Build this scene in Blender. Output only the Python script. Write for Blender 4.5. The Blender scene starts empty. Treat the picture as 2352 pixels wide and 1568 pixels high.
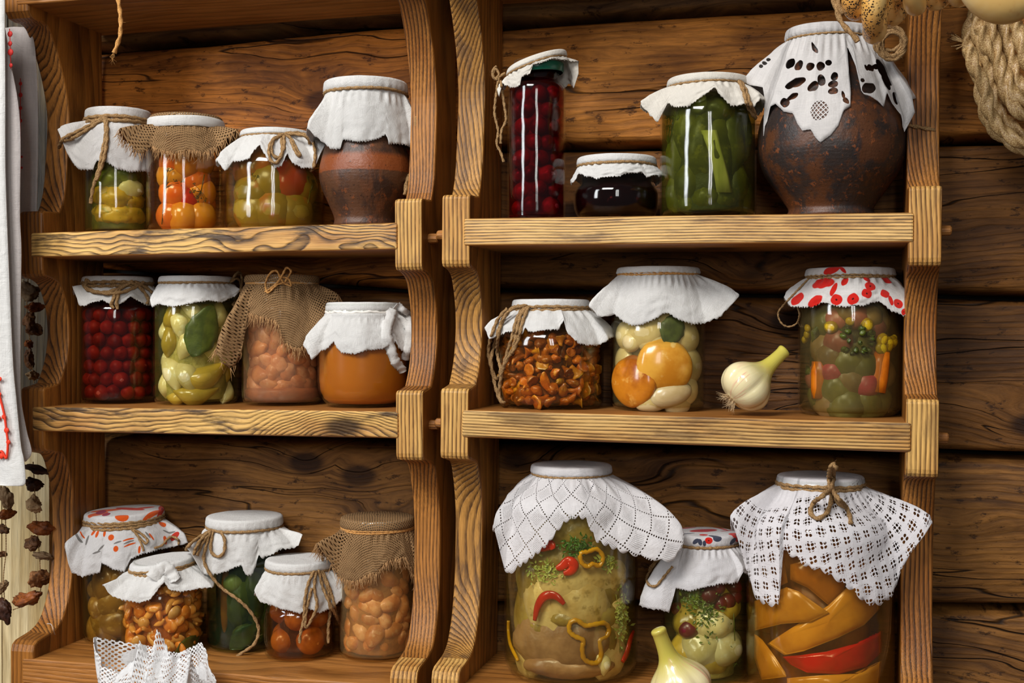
import bpy, math, random
from math import pi, sin, cos, sqrt, atan2, tan, exp
from mathutils import Vector, Matrix, noise as mnoise
from mathutils.bvhtree import BVHTree
from mathutils.interpolate import poly_3d_calc
random.seed(7)
SC = bpy.context.scene
COL = SC.collection
# ------------------------------------------------------------------ camera
FPX, YAW, PIT, ROL, DIST = 2856.3, .2601, -.0118, .0023, 1.5
CAM = Vector((0, -DIST, 0))
FW = Vector((-sin(YAW)*cos(PIT), cos(YAW)*cos(PIT), sin(PIT)))
_r = Vector((cos(YAW), sin(YAW), 0)); _u = _r.cross(FW)
RT = cos(ROL)*_r + sin(ROL)*_u
UP = -sin(ROL)*_r + cos(ROL)*_u
cd = bpy.data.cameras.new('camera'); co = bpy.data.objects.new('camera', cd); COL.objects.link(co)
M = Matrix((RT, UP, -FW)).transposed().to_4x4(); M.translation = CAM
co.matrix_world = M
cd.sensor_width = 36; cd.lens = 36*FPX/2352; cd.clip_start = .05
cd.dof.use_dof = True; cd.dof.focus_distance = 1.56; cd.dof.aperture_fstop = 18
SC.camera = co
SC.view_settings.view_transform = 'Standard'; SC.view_settings.look = 'None'
SC.view_settings.exposure = 0.1; SC.view_settings.gamma = 1
SC.view_settings.use_curve_mapping = False
SC.cycles.transparent_max_bounces = 24
# ------------------------------------------------------------------ light
w = bpy.data.worlds.new('world'); SC.world = w; w.use_nodes = True
w.node_tree.nodes['Background'].inputs[0].default_value = (.95, .97, 1.0, 1)
w.node_tree.nodes['Background'].inputs[1].default_value = .07

def window_light(name, loc, target, sx, sy, power, col):
    l = bpy.data.lights.new(name, 'AREA'); l.shape = 'RECTANGLE'; l.size = sx; l.size_y = sy
    l.energy = power; l.color = col
    o = bpy.data.objects.new(name, l); COL.objects.link(o); o.location = loc
    d = (Vector(target)-Vector(loc)).normalized()
    o.rotation_euler = d.to_track_quat('-Z', 'Y').to_euler()
    return o
TG = (-.2, .05, -.1)
# daylight through the room's windows: a tall pair at the left, one high behind the camera
window_light('window_daylight', (-2.3, -2.1, .9), TG, .42, 1.6, 34, (.95, .97, 1))
window_light('window_daylight', (.35, -3.4, .95), TG, .17, 1.5, 11, (1, .98, .95))
window_light('window_daylight', (.62, -3.35, .95), TG, .17, 1.5, 11, (1, .98, .95))
window_light('window_daylight', (-1.1, -2.6, 2.3), TG, 1.4, 1.0, 112, (1, .97, .93))
# ------------------------------------------------------------------ rays

def ray(px, py):
    return (FW + RT*((px-1176)/FPX) - UP*((py-784)/FPX)).normalized()

def at(px, py, Y):
    d = ray(px, py); return CAM + d*((Y+DIST)/d.y)

def proj(P):
    v = Vector(P)-CAM; z = v.dot(FW)
    return 1176+FPX*v.dot(RT)/z, 784-FPX*v.dot(UP)/z
# ------------------------------------------------------------------ mesh helpers

def tag(o, label=None, cat=None, group=None, kind=None):
    if label: o['label'] = label
    if cat: o['category'] = cat
    if group: o['group'] = group
    if kind: o['kind'] = kind
    return o

def empty(name, loc, label, cat, group=None, rz=0, ry=0):
    o = bpy.data.objects.new(name, None); COL.objects.link(o); o.location = loc
    o.rotation_euler = (0, ry, rz); o.empty_display_size = .02
    return tag(o, label, cat, group)

def mesh(name, V, F, mats=None, smooth=True, uv=None, fm=None):
    me = bpy.data.meshes.new(name); me.from_pydata([tuple(v) for v in V], [], F)
    for m in (mats if isinstance(mats, (list, tuple)) else [mats]):
        if m: me.materials.append(m)
    if smooth: me.polygons.foreach_set('use_smooth', [True]*len(me.polygons))
    if fm: me.polygons.foreach_set('material_index', fm)
    if uv:
        L = me.uv_layers.new(name='UVMap')
        flat = []
        for p in me.polygons:
            for vi in p.vertices: flat += list(uv[vi])
        L.data.foreach_set('uv', flat)
    me.update(); return me

def obj(name, me, parent=None, M=None):
    o = bpy.data.objects.new(name, me); COL.objects.link(o)
    if parent: o.parent = parent
    if M is not None: o.matrix_basis = M
    return o

class MB:
    def __init__(s): s.V = []; s.F = []; s.U = []
    def add(s, V, F, uv=None):
        n = len(s.V); s.V += [Vector(v) for v in V]; s.F += [tuple(i+n for i in f) for f in F]
        s.U += list(uv) if uv else [(0, 0)]*len(V)
    def obj(s, name, mat, parent=None, smooth=True, uv=False):
        return obj(name, mesh(name, s.V, s.F, mat, smooth, s.U if uv else None), parent)

def box(x0, x1, y0, y1, z0, z1):
    V = [(x, y, z) for x in (x0, x1) for y in (y0, y1) for z in (z0, z1)]
    return V, [(0, 1, 3, 2), (4, 6, 7, 5), (0, 4, 5, 1), (2, 3, 7, 6), (0, 2, 6, 4), (1, 5, 7, 3)]

def lathe(prof, seg=48, fn=None):
    V = []; F = []; n = len(prof)
    for i in range(seg):
        a = 2*pi*i/seg
        for (r, z) in prof:
            rr = r*(fn(a, z) if fn else 1)
            V.append((rr*cos(a), rr*sin(a), z))
    for i in range(seg):
        j = (i+1) % seg
        for k in range(n-1):
            F.append((i*n+k, j*n+k, j*n+k+1, i*n+k+1))
    return V, F

def catmull(P, n=8, closed=False):
    P = [Vector(p) for p in P]; out = []; m = len(P)
    for i in range(m if closed else m-1):
        if closed: a, b, c, d = P[i-1], P[i], P[(i+1) % m], P[(i+2) % m]
        else: a, b, c, d = P[max(i-1, 0)], P[i], P[i+1], P[min(i+2, m-1)]
        for k in range(n):
            t = k/n
            out.append(.5*((2*b)+(c-a)*t+(2*a-5*b+4*c-d)*t*t+(3*b-a-3*c+d)*t**3))
    if not closed: out.append(P[-1])
    return out

def tube(P, r, seg=6, closed=False, lobes=0, pitch=.01, amp=.25, caps=True):
    """swept tube; r is a number or fn(t); lobes make a twisted ply."""
    P = [Vector(p) for p in P]; n = len(P); V = []; F = []; s = 0
    up = Vector((.3, .1, 1)).normalized(); N = None
    for i in range(n):
        T = (P[(i+1) % n]-P[i-1]) if closed else (P[min(i+1, n-1)]-P[max(i-1, 0)])
        if T.length < 1e-9: T = Vector((0, 0, 1))
        T.normalize()
        if N is None:
            N = T.cross(up)
            if N.length < .05: N = T.cross(Vector((1, 0, 0)))
            N.normalize()
        N = (N-T*N.dot(T)); N.normalize(); B = T.cross(N)
        if i: s += (P[i]-P[i-1]).length
        rr = r(i/(n-1)) if callable(r) else r
        for k in range(seg):
            a = 2*pi*k/seg; q = rr
            if lobes: q *= 1+amp*cos(lobes*(a-2*pi*s/pitch/lobes*1.0))
            V.append(P[i]+N*q*cos(a)+B*q*sin(a))
    for i in range(n if closed else n-1):
        j = (i+1) % n
        for k in range(seg):
            l = (k+1) % seg; F.append((i*seg+k, i*seg+l, j*seg+l, j*seg+k))
    if not closed and caps:
        F.append(tuple(range(seg))[::-1]); F.append(tuple((n-1)*seg+k for k in range(seg)))
    return V, F

def resample(P, step):
    out = [P[0]]; acc = 0
    for a, b in zip(P, P[1:]):
        L = (b-a).length
        while L > 1e-9 and acc+L >= step:
            a = a+(b-a)*((step-acc)/L); out.append(a); L = (b-a).length; acc = 0
        acc += L
    out.append(P[-1]); return out

def twine(mb, P, r=.0013, closed=False, fuzz=1.0, smoothed=True):
    if smoothed: P = catmull(P, 10, closed)
    else: P = [Vector(p) for p in P]
    if closed: P = P+[P[0]]
    P = resample(P, r*.8)
    if closed: P = P[:-1]
    V, F = tube(P, lambda t: r*(1+.15*mnoise.noise(Vector((t*60, r*999, 0)))), 9, closed, 2, r*5.5, .22)
    mb.add(V, F)
    R = random.Random(int(P[0].x*1e5) & 0xffff)
    n = int(len(P)*.9*fuzz)
    for _ in range(n):
        p = P[R.randrange(len(P))]
        d = Vector((R.gauss(0, 1), R.gauss(0, 1), R.gauss(0, 1))).normalized()
        e = Vector((R.gauss(0, 1), R.gauss(0, 1), R.gauss(0, 1))).normalized()
        L = r*R.uniform(1.2, 3.2); w_ = .00009
        a = p+d*r*.6; b = p+d*(r*.6+L*.5)+e*L*.35; c = p+d*(r*.5+L*.7)+e*L*.9
        mb.add([a-e*w_, a+e*w_, b+e*w_, b-e*w_, c], [(0, 1, 2, 3), (3, 2, 4)])
# ------------------------------------------------------------------ node helper

class G:
    def __init__(s, name):
        s.m = bpy.data.materials.new(name); s.m.use_nodes = True; s.t = s.m.node_tree
        s.t.nodes.clear(); s.out = s.t.nodes.new('ShaderNodeOutputMaterial')
    def N(s, typ, ins=None, **props):
        n = s.t.nodes.new('ShaderNode'+typ)
        for k, v in props.items(): setattr(n, k, v)
        for k, v in (ins or {}).items():
            if v is None: continue
            sock = n.inputs[k]
            if isinstance(v, bpy.types.NodeSocket): s.t.links.new(v, sock)
            else:
                if sock.type == 'RGBA' and len(v) == 3: v = (*v, 1)
                sock.default_value = v
        return n
    def m_(s, op, a, b=None, c=None, clamp=False):
        return s.N('Math', {0: a, 1: b, 2: c}, operation=op, use_clamp=clamp).outputs[0]
    def vec(s, x, y, z): return s.N('CombineXYZ', {0: x, 1: y, 2: z}).outputs[0]
    def sep(s, v): return s.N('SeparateXYZ', {0: v}).outputs[:3]
    def noise(s, v, sc=1, det=3, ro=.5, di=0): return s.N('TexNoise', {'Vector': v, 'Scale': sc, 'Detail': det, 'Roughness': ro, 'Distortion': di})
    def mix(s, f, a, b, bt='MIX'):
        n = s.N('Mix', {0: f, 6: a, 7: b}, data_type='RGBA', blend_type=bt); return n.outputs[2]
    def ramp(s, f, stops, interp='LINEAR'):
        n = s.N('ValToRGB', {0: f}); e = n.color_ramp.elements; n.color_ramp.interpolation = interp
        while len(e) < len(stops): e.new(.5)
        for k, (p, c) in enumerate(stops):
            e[k].position = p; e[k].color = (c, c, c, 1) if isinstance(c, (int, float)) else (*c, 1)
        return n.outputs[0]
    def smooth(s, x, a, b, lo=0, hi=1):
        return s.N('MapRange', {0: x, 1: a, 2: b, 3: lo, 4: hi}, interpolation_type='SMOOTHSTEP').outputs[0]
    def bsdf(s, **kw):
        names = dict(col='Base Color', rough='Roughness', spec='Specular IOR Level', normal='Normal', coat='Coat Weight', coatr='Coat Roughness',
                     sss='Subsurface Weight', sssr='Subsurface Radius', ssss='Subsurface Scale', sheen='Sheen Weight', metal='Metallic', alpha='Alpha', trans='Transmission Weight')
        return s.N('BsdfPrincipled', {names[k]: v for k, v in kw.items()}).outputs[0]
    def bump(s, h, dist=.001, st=1.0): return s.N('Bump', {'Height': h, 'Distance': dist, 'Strength': st}).outputs[0]
    def end(s, sh): s.t.links.new(sh, s.out.inputs[0]); return s.m
    def oc(s): return s.N('TexCoord').outputs['Object']
    def uv(s): return s.N('TexCoord').outputs['UV']
    def rnd(s): return s.N('ObjectInfo').outputs['Random']

def srgb(h):
    c = [int(h[i:i+2], 16)/255 for i in (0, 2, 4)]
    return tuple(x/12.92 if x < .04045 else ((x+.055)/1.055)**2.4 for x in c)

def wood(name, grain, light, mid, dark, freq=150, contrast=.9, pith=(.09, .11), dist=.02, knot=0, burn=None, burnamt=.5, bump=.0007, stretch=1.4, rough=.5, nsc=6.0):
    g = G(name); x, y, z = g.sep(g.oc()); rn = g.rnd()
    a, b, c = {'x': (y, z, x), 'z': (x, y, z)}[grain]
    c = g.m_('ADD', c, g.m_('MULTIPLY', rn, 9.0))
    nv = g.vec(g.m_('MULTIPLY', a, nsc), g.m_('MULTIPLY', b, nsc), g.m_('MULTIPLY', c, stretch))
    n1 = g.noise(nv, 1, 3, .45); cx, cy, cz = g.sep(n1.outputs['Color'])
    a2 = g.m_('ADD', a, g.m_('MULTIPLY', g.m_('SUBTRACT', cx, .5), dist*4)); b2 = g.m_('ADD', b, g.m_('MULTIPLY', g.m_('SUBTRACT', cy, .5), dist*4))
    a2 = g.m_('ADD', a2, g.m_('MULTIPLY_ADD', rn, .03, pith[0])); b2 = g.m_('ADD', b2, pith[1])
    r = g.m_('SQRT', g.m_('ADD', g.m_('MULTIPLY', a2, a2), g.m_('MULTIPLY', b2, b2)))
    kd = None
    if knot:
        kv = g.vec(g.m_('MULTIPLY', a, 3.0), g.m_('MULTIPLY', b, 7.0), g.m_('MULTIPLY', c, 3.2))
        vo = g.N('TexVoronoi', {'Vector': kv, 'Scale': 1.0, 'Randomness': 1.0}, feature='F1').outputs['Distance']
        kd = vo
        e = g.m_('POWER', 2.718, g.m_('MULTIPLY', g.m_('MULTIPLY', vo, vo), -14.0))
        r = g.m_('ADD', r, g.m_('MULTIPLY', e, knot))
    fine = g.noise(g.vec(g.m_('MULTIPLY', a, 90.0), g.m_('MULTIPLY', b, 90.0), g.m_('MULTIPLY', c, 9.0)), 1, 2, .5).outputs[0]
    r = g.m_('ADD', r, g.m_('MULTIPLY', fine, .0016))
    t = g.m_('FRACT', g.m_('MULTIPLY', r, freq))
    ring = g.ramp(t, [(0, 0), (.40, .10), (.72, .75), (.88, 1), (1, 0)])
    ring = g.N('RGBToBW', {0: ring}).outputs[0]
    fib = g.noise(g.vec(g.m_('MULTIPLY', a, 900.0), g.m_('MULTIPLY', b, 900.0), g.m_('MULTIPLY', c, 22.0)), 1, 2, .6).outputs[0]
    pat = g.noise(g.vec(g.m_('MULTIPLY', a, 22.0), g.m_('MULTIPLY', b, 22.0), g.m_('MULTIPLY', c, 5.0)), 1, 4, .6).outputs[0]
    scr = g.noise(g.vec(g.m_('MULTIPLY', a, 260.0), g.m_('MULTIPLY', b, 260.0), g.m_('MULTIPLY', c, 30.0)), 1, 3, .65).outputs[0]
    con = g.m_('MULTIPLY', g.m_('MULTIPLY', g.smooth(pat, .25, .6, .6, 1.05), g.smooth(scr, .3, .6, .6, 1.1)), contrast, clamp=True)
    base = g.mix(g.smooth(pat, .35, .7), light, mid)
    if burn: base = g.mix(g.smooth(g.noise(g.vec(g.m_('MULTIPLY', a, 30.0), g.m_('MULTIPLY', b, 30.0), g.m_('MULTIPLY', c, 6.0)), 1.7, 5, .65).outputs[0], .5, .66, 0, burnamt), base, burn)
    col = g.mix(g.m_('MULTIPLY', ring, con), base, dark)
    if kd is not None: col = g.mix(g.smooth(kd, .05, .12, .85, 0), col, tuple(v*.5 for v in dark))
    col = g.mix(1.0, col, g.ramp(fib, [(0.25, .62), (.7, 1.15)]), 'MULTIPLY')
    h = g.m_('ADD', g.m_('MULTIPLY', ring, -.6), g.m_('MULTIPLY', fib, .5))
    return g.end(g.bsdf(col=col, rough=rough, spec=.35, normal=g.bump(h, bump*1.4)))

W_FRONT = wood('brushed_pine_edge', 'x', srgb('EBBE76'), srgb('CC9550'), srgb('4E2F18'), 255, 1.0, (.03, .13), .009, 0, srgb('6B5238'), .6, nsc=6)
W_FRONT2 = wood('brushed_pine_edge_wild', 'x', srgb('EBBB6C'), srgb('C0894A'), srgb('3A2414'), 175, 1.0, (.008, .06), .026, .025, srgb('4A392B'), .95, nsc=8, stretch=5.0)
W_TOP = wood('oiled_pine_board', 'x', srgb('B67A3C'), srgb('9A6228'), srgb('5C3616'), 190, .5, (.05, .2), .01, .012, None, rough=.42)
W_BUMP = wood('brushed_pine_block', 'z', srgb('E9B869'), srgb('CB9049'), srgb('573415'), 190, 1.0, (.12, .015), .008, 0, srgb('6A4E33'), .4, stretch=2.5)
W_POST_T = wood('tan_pine_post', 'z', srgb('C69048'), srgb('A07034'), srgb('452B16'), 310, 1.0, (.045, .07), .014, 0, srgb('6B4F35'), .75, stretch=2.0)
W_POST_O = wood('orange_pine_post', 'z', srgb('B87A38'), srgb('965A22'), srgb('3A2210'), 210, 1.1, (.02, .045), .018, 0, srgb('7A5129'), .3, stretch=1.6)
W_SIDE = wood('orange_pine_side', 'z', srgb('A86C2C'), srgb('86521E'), srgb('502E10'), 170, .7, (.3, .03), .012, 0, srgb('5A3A1E'), .4, rough=.4)
W_PEG = wood('peg_wood', 'x', srgb('B97C3E'), srgb('9A6130'), srgb('6A3E1B'), 300, .4)
W_SHADED = wood('shade_toned_boards', 'z', srgb('5A4A2C'), srgb('40331E'), srgb('221A0E'), 90, .6, (.1, .3), .015, 0, srgb('2C2414'), .4)  # shadow behind the towel is put into this dark board colour
W_PALE = wood('pale_planed_boards', 'z', srgb('E2CFA2'), srgb('CDB27C'), srgb('A08350'), 70, .5, (.1, .3), .015, 0, srgb('7E6B49'), .25)
# ------------------------------------------------------------------ log wall

def logwood():
    g = G('old_log_wood'); x, y, z = g.sep(g.oc())
    lid = g.N('Attribute', attribute_name='tone').outputs['Color']
    lz = g.N('Attribute', attribute_name='rowid').outputs['Fac']
    xx = g.m_('ADD', x, g.m_('MULTIPLY', lz, 3.7))
    wv = g.noise(g.vec(g.m_('MULTIPLY', xx, 2.2), g.m_('MULTIPLY', z, 9.0), lz), 1, 4, .5); cr, cg, cb = g.sep(wv.outputs['Color'])
    zz = g.m_('ADD', z, g.m_('MULTIPLY', g.m_('SUBTRACT', cr, .5), .07))
    kv = g.vec(g.m_('MULTIPLY', xx, 4.2), g.m_('MULTIPLY', z, 7.5), lz)
    vn = g.N('TexVoronoi', {'Vector': kv, 'Scale': 1.0}, feature='F1'); vo = vn.outputs['Distance']
    e = g.m_('POWER', 2.718, g.m_('MULTIPLY', g.m_('MULTIPLY', vo, vo), -16.0))
    zz = g.m_('ADD', zz, g.m_('MULTIPLY', e, .032))
    t = g.m_('FRACT', g.m_('MULTIPLY', g.m_('ADD', zz, g.m_('MULTIPLY', g.noise(g.vec(g.m_('MULTIPLY', xx, 12.0), g.m_('MULTIPLY', z, 70.0), lz), 1, 3, .6).outputs[0], .004)), 105.0))
    ring = g.N('RGBToBW', {0: g.ramp(t, [(0, 0), (.4, .2), (.8, 1), (1, 0)])}).outputs[0]
    streak = g.noise(g.vec(g.m_('MULTIPLY', xx, 3.5), g.m_('MULTIPLY', zz, 55.0), lz), 1, 6, .65).outputs[0]
    pat = g.noise(g.vec(g.m_('MULTIPLY', xx, 5.0), g.m_('MULTIPLY', zz, 18.0), lz), 1, 5, .6).outputs[0]
    fib = g.noise(g.vec(g.m_('MULTIPLY', xx, 34.0), g.m_('MULTIPLY', zz, 520.0), lz), 1, 4, .65).outputs[0]
    hew = g.noise(g.vec(g.m_('MULTIPLY', xx, 40.0), g.m_('MULTIPLY', z, 90.0), lz), 1, 5, .7).outputs[0]
    col = g.mix(g.smooth(pat, .35, .68), srgb('A87A42'), srgb('6E4C28'))
    col = g.mix(g.m_('MULTIPLY', ring, g.smooth(pat, .3, .65, .15, .6)), col, srgb('3E2614'))
    col = g.mix(g.smooth(streak, .52, .68, 0, .6), col, srgb('3B2212'))
    col = g.mix(g.smooth(hew, .57, .66, 0, .8), col, srgb('2E1A0D'))
    cx_, cy_ = g.m_('MULTIPLY', xx, 2.3), g.m_('MULTIPLY', zz, 26.0)
    cn = g.noise(g.vec(cx_, cy_, g.m_('ADD', lz, 5.0)), 1, 2, .4).outputs[0]
    crack = g.smooth(g.m_('ABSOLUTE', g.m_('SUBTRACT', cn, .43)), .0, .010, 1, 0)
    crack = g.m_('MULTIPLY', crack, g.smooth(cb, .47, .53))
    col = g.mix(g.m_('MULTIPLY', crack, .9), col, srgb('140A05'))
    col = g.mix(g.smooth(vo, .08, .15, .85, 0), col, srgb('2A150A'))
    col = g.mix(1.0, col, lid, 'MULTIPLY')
    col = g.mix(1.0, col, g.ramp(fib, [(.25, .6), (.7, 1.2)]), 'MULTIPLY')
    h = g.m_('ADD', g.m_('ADD', g.m_('MULTIPLY', ring, -.25), g.m_('MULTIPLY', hew, -.5)), g.m_('ADD', g.m_('MULTIPLY', fib, .3), g.m_('MULTIPLY', crack, -1.5)))
    return g.end(g.bsdf(col=col, rough=.62, spec=.25, normal=g.bump(h, .0016)))
M_LOG = logwood()
WY = .178
# seams between logs: (left px point, right px point) traced on the wall plane
def mkseams(L):
    out = []
    for (ax, ay, bx, by) in L:
        p, q = at(ax, ay, WY), at(bx, by, WY); out.append(((p.x, p.z), (q.x, q.z)))
    return out
NX, NZ = 100, 30
# left of the gap between the cabinets the logs are broader than on the right
SEAMS_L = mkseams([(240, -330, 940, -330), (240, 108, 940, 45), (240, 622, 940, 668), (240, 992, 940, 1012), (240, 1500, 940, 1520)])
SEAMS_R = mkseams([(1150, -270, 1700, -310), (1150, 58, 1700, 22), (1150, 340, 2200, 322), (1150, 668, 2200, 680), (1150, 1022, 2200, 1045), (1150, 1395, 2200, 1398), (1150, 1700, 2200, 1760)])
def seam_z(S, k, x):
    if k < 0: return seam_z(S, 0, x)+.2*(-k)
    if k >= len(S): return seam_z(S, len(S)-1, x)-.2*(k-len(S)+1)
    (ax, az), (bx, bz) = S[k]
    return az+(bz-az)*(x-ax)/(bx-ax)
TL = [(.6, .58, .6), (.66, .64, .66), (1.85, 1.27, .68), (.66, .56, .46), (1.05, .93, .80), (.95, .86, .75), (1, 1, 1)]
TR = [(.6, .58, .6), (.74, .72, .74), (1.75, 1.36, .84), (.70, .57, .43), (.62, .51, .40), (.95, .83, .66), (.92, .80, .64), (1, 1, 1)]  # log colours; middle rows also darkened for the weaker light at the right
V = []; F = []; tone = []; rid = []
for S, TN, X0, X1, off in ((SEAMS_L, TL, -1.75, -.505, 20), (SEAMS_R, TR, -.505, .75, 0)):
    for k in range(0, len(S)+1):
        base = len(V)
        for i in range(NX+1):
            x = X0+(X1-X0)*i/NX
            zt, zb = seam_z(S, k-1, x), seam_z(S, k, x)
            wob = .0025*mnoise.noise(Vector((x*5, k*3.1, 0))); wob2 = .0025*mnoise.noise(Vector((x*5, (k+1)*3.1, 0)))
            for j in range(NZ+1):
                s = j/NZ; s = s+.06*sin(2*pi*s)*(-1); u = 2*s-1
                z = (zt-.0025+wob)*(1-s)+(zb+.0025+wob2)*s
                edge = max(0, abs(u)-.93)/.07
                y = WY-.006+.008*abs(u)**2+.05*edge**2.2
                y += .0035*mnoise.noise(Vector((x*7, z*22, k+off)))+.0012*mnoise.noise(Vector((x*30, z*80, k)))
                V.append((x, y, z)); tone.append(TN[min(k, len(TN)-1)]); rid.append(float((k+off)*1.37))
        for i in range(NX):
            for j in range(NZ):
                a = base+i*(NZ+1)+j; F.append((a, a+NZ+1, a+NZ+2, a+1))
X0, X1 = -1.75, .75
V += [(X0, WY+.06, -1.5), (X1, WY+.06, -1.5), (X1, WY+.06, 1.1), (X0, WY+.06, 1.1)]; n = len(V); F.append((n-4, n-3, n-2, n-1))
V += [(X0, WY+.12, -1.5), (X1, WY+.12, -1.5), (X1, WY+.12, 1.1), (X0, WY+.12, 1.1)]; n = len(V); F.append((n-1, n-2, n-3, n-4))
tone += [(.03, .03, .03)]*8; rid += [0.]*8
me = mesh('wall_back', V, F, M_LOG)
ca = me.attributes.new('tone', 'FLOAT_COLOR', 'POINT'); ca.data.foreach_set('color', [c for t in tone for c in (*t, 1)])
ra = me.attributes.new('rowid', 'FLOAT', 'POINT'); ra.data.foreach_set('value', rid)
tag(obj('wall_back', me), 'hewn brown log wall with dark seams behind the shelves', kind='structure')
# pale planed boards at the far left, behind the towel and the mushroom strings
mb = MB()
xa = at(118, 1200, .15).x
for i in range(5):
    x1 = xa-.004-i*.085; mb.add(*box(x1-.083, x1, .150, .172, -1.2, at(60, 1010, .15).z if i < 9 else 0))
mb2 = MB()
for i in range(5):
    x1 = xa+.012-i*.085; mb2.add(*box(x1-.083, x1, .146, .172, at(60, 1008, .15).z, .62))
tag(mb2.obj('wall_left', W_SHADED, smooth=False), 'boards behind the towel at upper left, shade painted in as dark brown', kind='structure')  # upper boards: dark tone painted in for the shadow there
o = mb.obj('wall_left', W_PALE, smooth=False); tag(o, 'pale planed boards at the left of the cabinets', kind='structure')
# ------------------------------------------------------------------ shelf units
UX = [-1.0907, -.462]; UZ = [.1289, .1362]; URO = [.0072, -.0072]; UW = .5408
TH = .0345; SD = .148
SZ = [.308+TH, 0, -.2413, -.585]         # shelf top heights, unit space
FY = [-.030, -.003, -.003, -.030]

def shelf_point(u, k, X, Y):
    ro = URO[u]; xl = (X-UX[u])/cos(ro)
    return UZ[u]+xl*sin(ro)+SZ[k]*cos(ro)

def prof():
    P = []
    def bumpf(zt, zb, y, r=.006):
        # rounded block, top to bottom
        P.append((y+.012, zt)); P.append((y+r, zt-.0005))
        for a in (30, 60): P.append((y+r*(1-sin(a*pi/180)), zt-r*(1-cos(a*pi/180))-.0005))
        P.append((y, zt-r)); P.append((y, zb+r*1.6))
        for a in (30, 60): P.append((y+r*1.3*(1-cos(a*pi/180)), zb+r*1.6*(1-sin(a*pi/180))))
        P.append((y+r*1.5, zb)); P.append((y+.012, zb))
    P.append((-.0285, .44)); P.append((-.0285, .300))
    P.append((-.022, .292)); P.append((-.010, .290))
    P += [tuple(v)[:2] for v in catmull([(.0024, .291, 0), (.018, .284, 0), (.037, .253, 0), (.0532, .215, 0), (.0627, .171, 0), (.060, .127, 0), (.053, .070, 0), (.044, .042, 0)], 5)]
    P.append((.038, .0325)); P.append((.028, .0312))
    bumpf(.031, -.0615, -.001)
    P += [tuple(v)[:2] for v in catmull([(.022, -.064, 0), (.0405, -.0745, 0), (.0555, -.108, 0), (.0587, -.1465, 0), (.0499, -.183, 0), (.034, -.2100, 0)], 5)]
    bumpf(-.214, -.3045, -.001)
    P += [tuple(v)[:2] for v in catmull([(.022, -.3075, 0), (.0422, -.3137, 0), (.0541, -.335, 0), (.0638, -.367, 0), (.0673, -.406, 0), (.0656, -.4527, 0), (.0611, -.486, 0), (.0517, -.5187, 0), (.0363, -.545, 0), (.018, -.5560, 0), (-.0056, -.5605, 0)], 5)]
    P.append((-.018, -.5625)); P.append((-.0255, -.567)); P.append((-.0285, -.576)); P.append((-.0285, -.70))
    return P
PRO = prof()

def panel(parent, x0, x1, mfront, mblock=None):
    Yb = SD
    P = PRO+[(Yb, -.70), (Yb, .44)]
    n = len(P); V = [(x0, y, z) for y, z in P]+[(x1, y, z) for y, z in P]
    F = []; fm = []
    for i in range(n):
        j = (i+1) % n; F.append((i, j, n+j, n+i))
        y0, z0 = P[i]; y1, z1 = P[j]
        vertical = abs(y1-y0) < .002 and y0 < .001 and z0 > z1
        fm.append(2 if i >= len(PRO)-1 else (1 if (vertical or (y0 < .009 and z0 > z1)) else 0))
    F.append(tuple(range(n))[::-1]); F.append(tuple(range(n, 2*n))); fm += [2, 2]
    me = mesh('side_panel', V, F, [mfront, mblock or W_BUMP, W_SIDE], False, None, fm)
    o = obj('side_panel', me, parent)
    b = o.modifiers.new('b', 'BEVEL'); b.width = .0028; b.segments = 2; b.limit_method = 'ANGLE'; b.angle_limit = .9
    return o

def shelf(parent, k, mf):
    y0, y1 = FY[k], SD+.012; V, F = box(0, UW, y0, y1, SZ[k]-TH, SZ[k])
    # subdivide a slightly worn front: extra loop for a soft edge comes from the bevel
    fm = [1, 1, 0, 1, 1, 1]
    fm = [1 if i != 2 else 0 for i in range(6)]
    me = mesh('shelf', V, F, [mf, W_TOP], False, None, fm)
    o = obj('shelf', me, parent)
    b = o.modifiers.new('b', 'BEVEL'); b.width = .0035; b.segments = 3; b.limit_method = 'ANGLE'; b.angle_limit = .9; b.material = -1
    return o
UNITS = []
for u in (0, 1):
    lab = ['stained pine shelf unit with carved scalloped sides, left one beside the white towel', 'stained pine shelf unit with carved scalloped sides, right one holding the lace-covered jars'][u]
    root = empty('shelf_unit', (UX[u], 0, UZ[u]), lab, 'shelves', None, 0, -URO[u])
    UNITS.append(root)
    edges = [(-.019, .018), (UW-.005, UW+.032)] if u == 0 else [(-.0295, .008), (UW-.007, UW+.030)]
    panel(root, *edges[0], W_POST_O if u == 0 else W_POST_T, W_SIDE if u == 0 else None); panel(root, *edges[1], W_POST_O)
    for k in range(4): shelf(root, k, W_TOP if k in (0, 3) else (W_FRONT2 if u == 0 else W_FRONT))
    for k in (1, 2):
        for s in (0, 1):
            xo = edges[s][s]; zc = SZ[k]-TH*.55; yc = .028 if s else .02
            V, F = lathe([(0, -.012), (.0055, -.012), (.0065, .003), (.006, .011), (.0045, .0125), (0, .0125)], 10)
            q = Matrix.Rotation(pi/2*(1 if s else -1), 4, 'Y')
            mbx = MB(); mbx.add([q @ Vector(v)+Vector((xo, yc, zc)) for v in V], F); mbx.obj('peg', W_PEG, root, False)
# counter under the units (below the frame)
mb = MB(); mb.add(*box(-1.2, .16, -.34, .17, -.66, -.60))
o = mb.obj('counter_top', W_TOP, smooth=False)
o.location = (0, 0, 0); tag(o, 'broad pine counter top beneath both shelf units', 'counter')
# ------------------------------------------------------------------ jar materials

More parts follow.
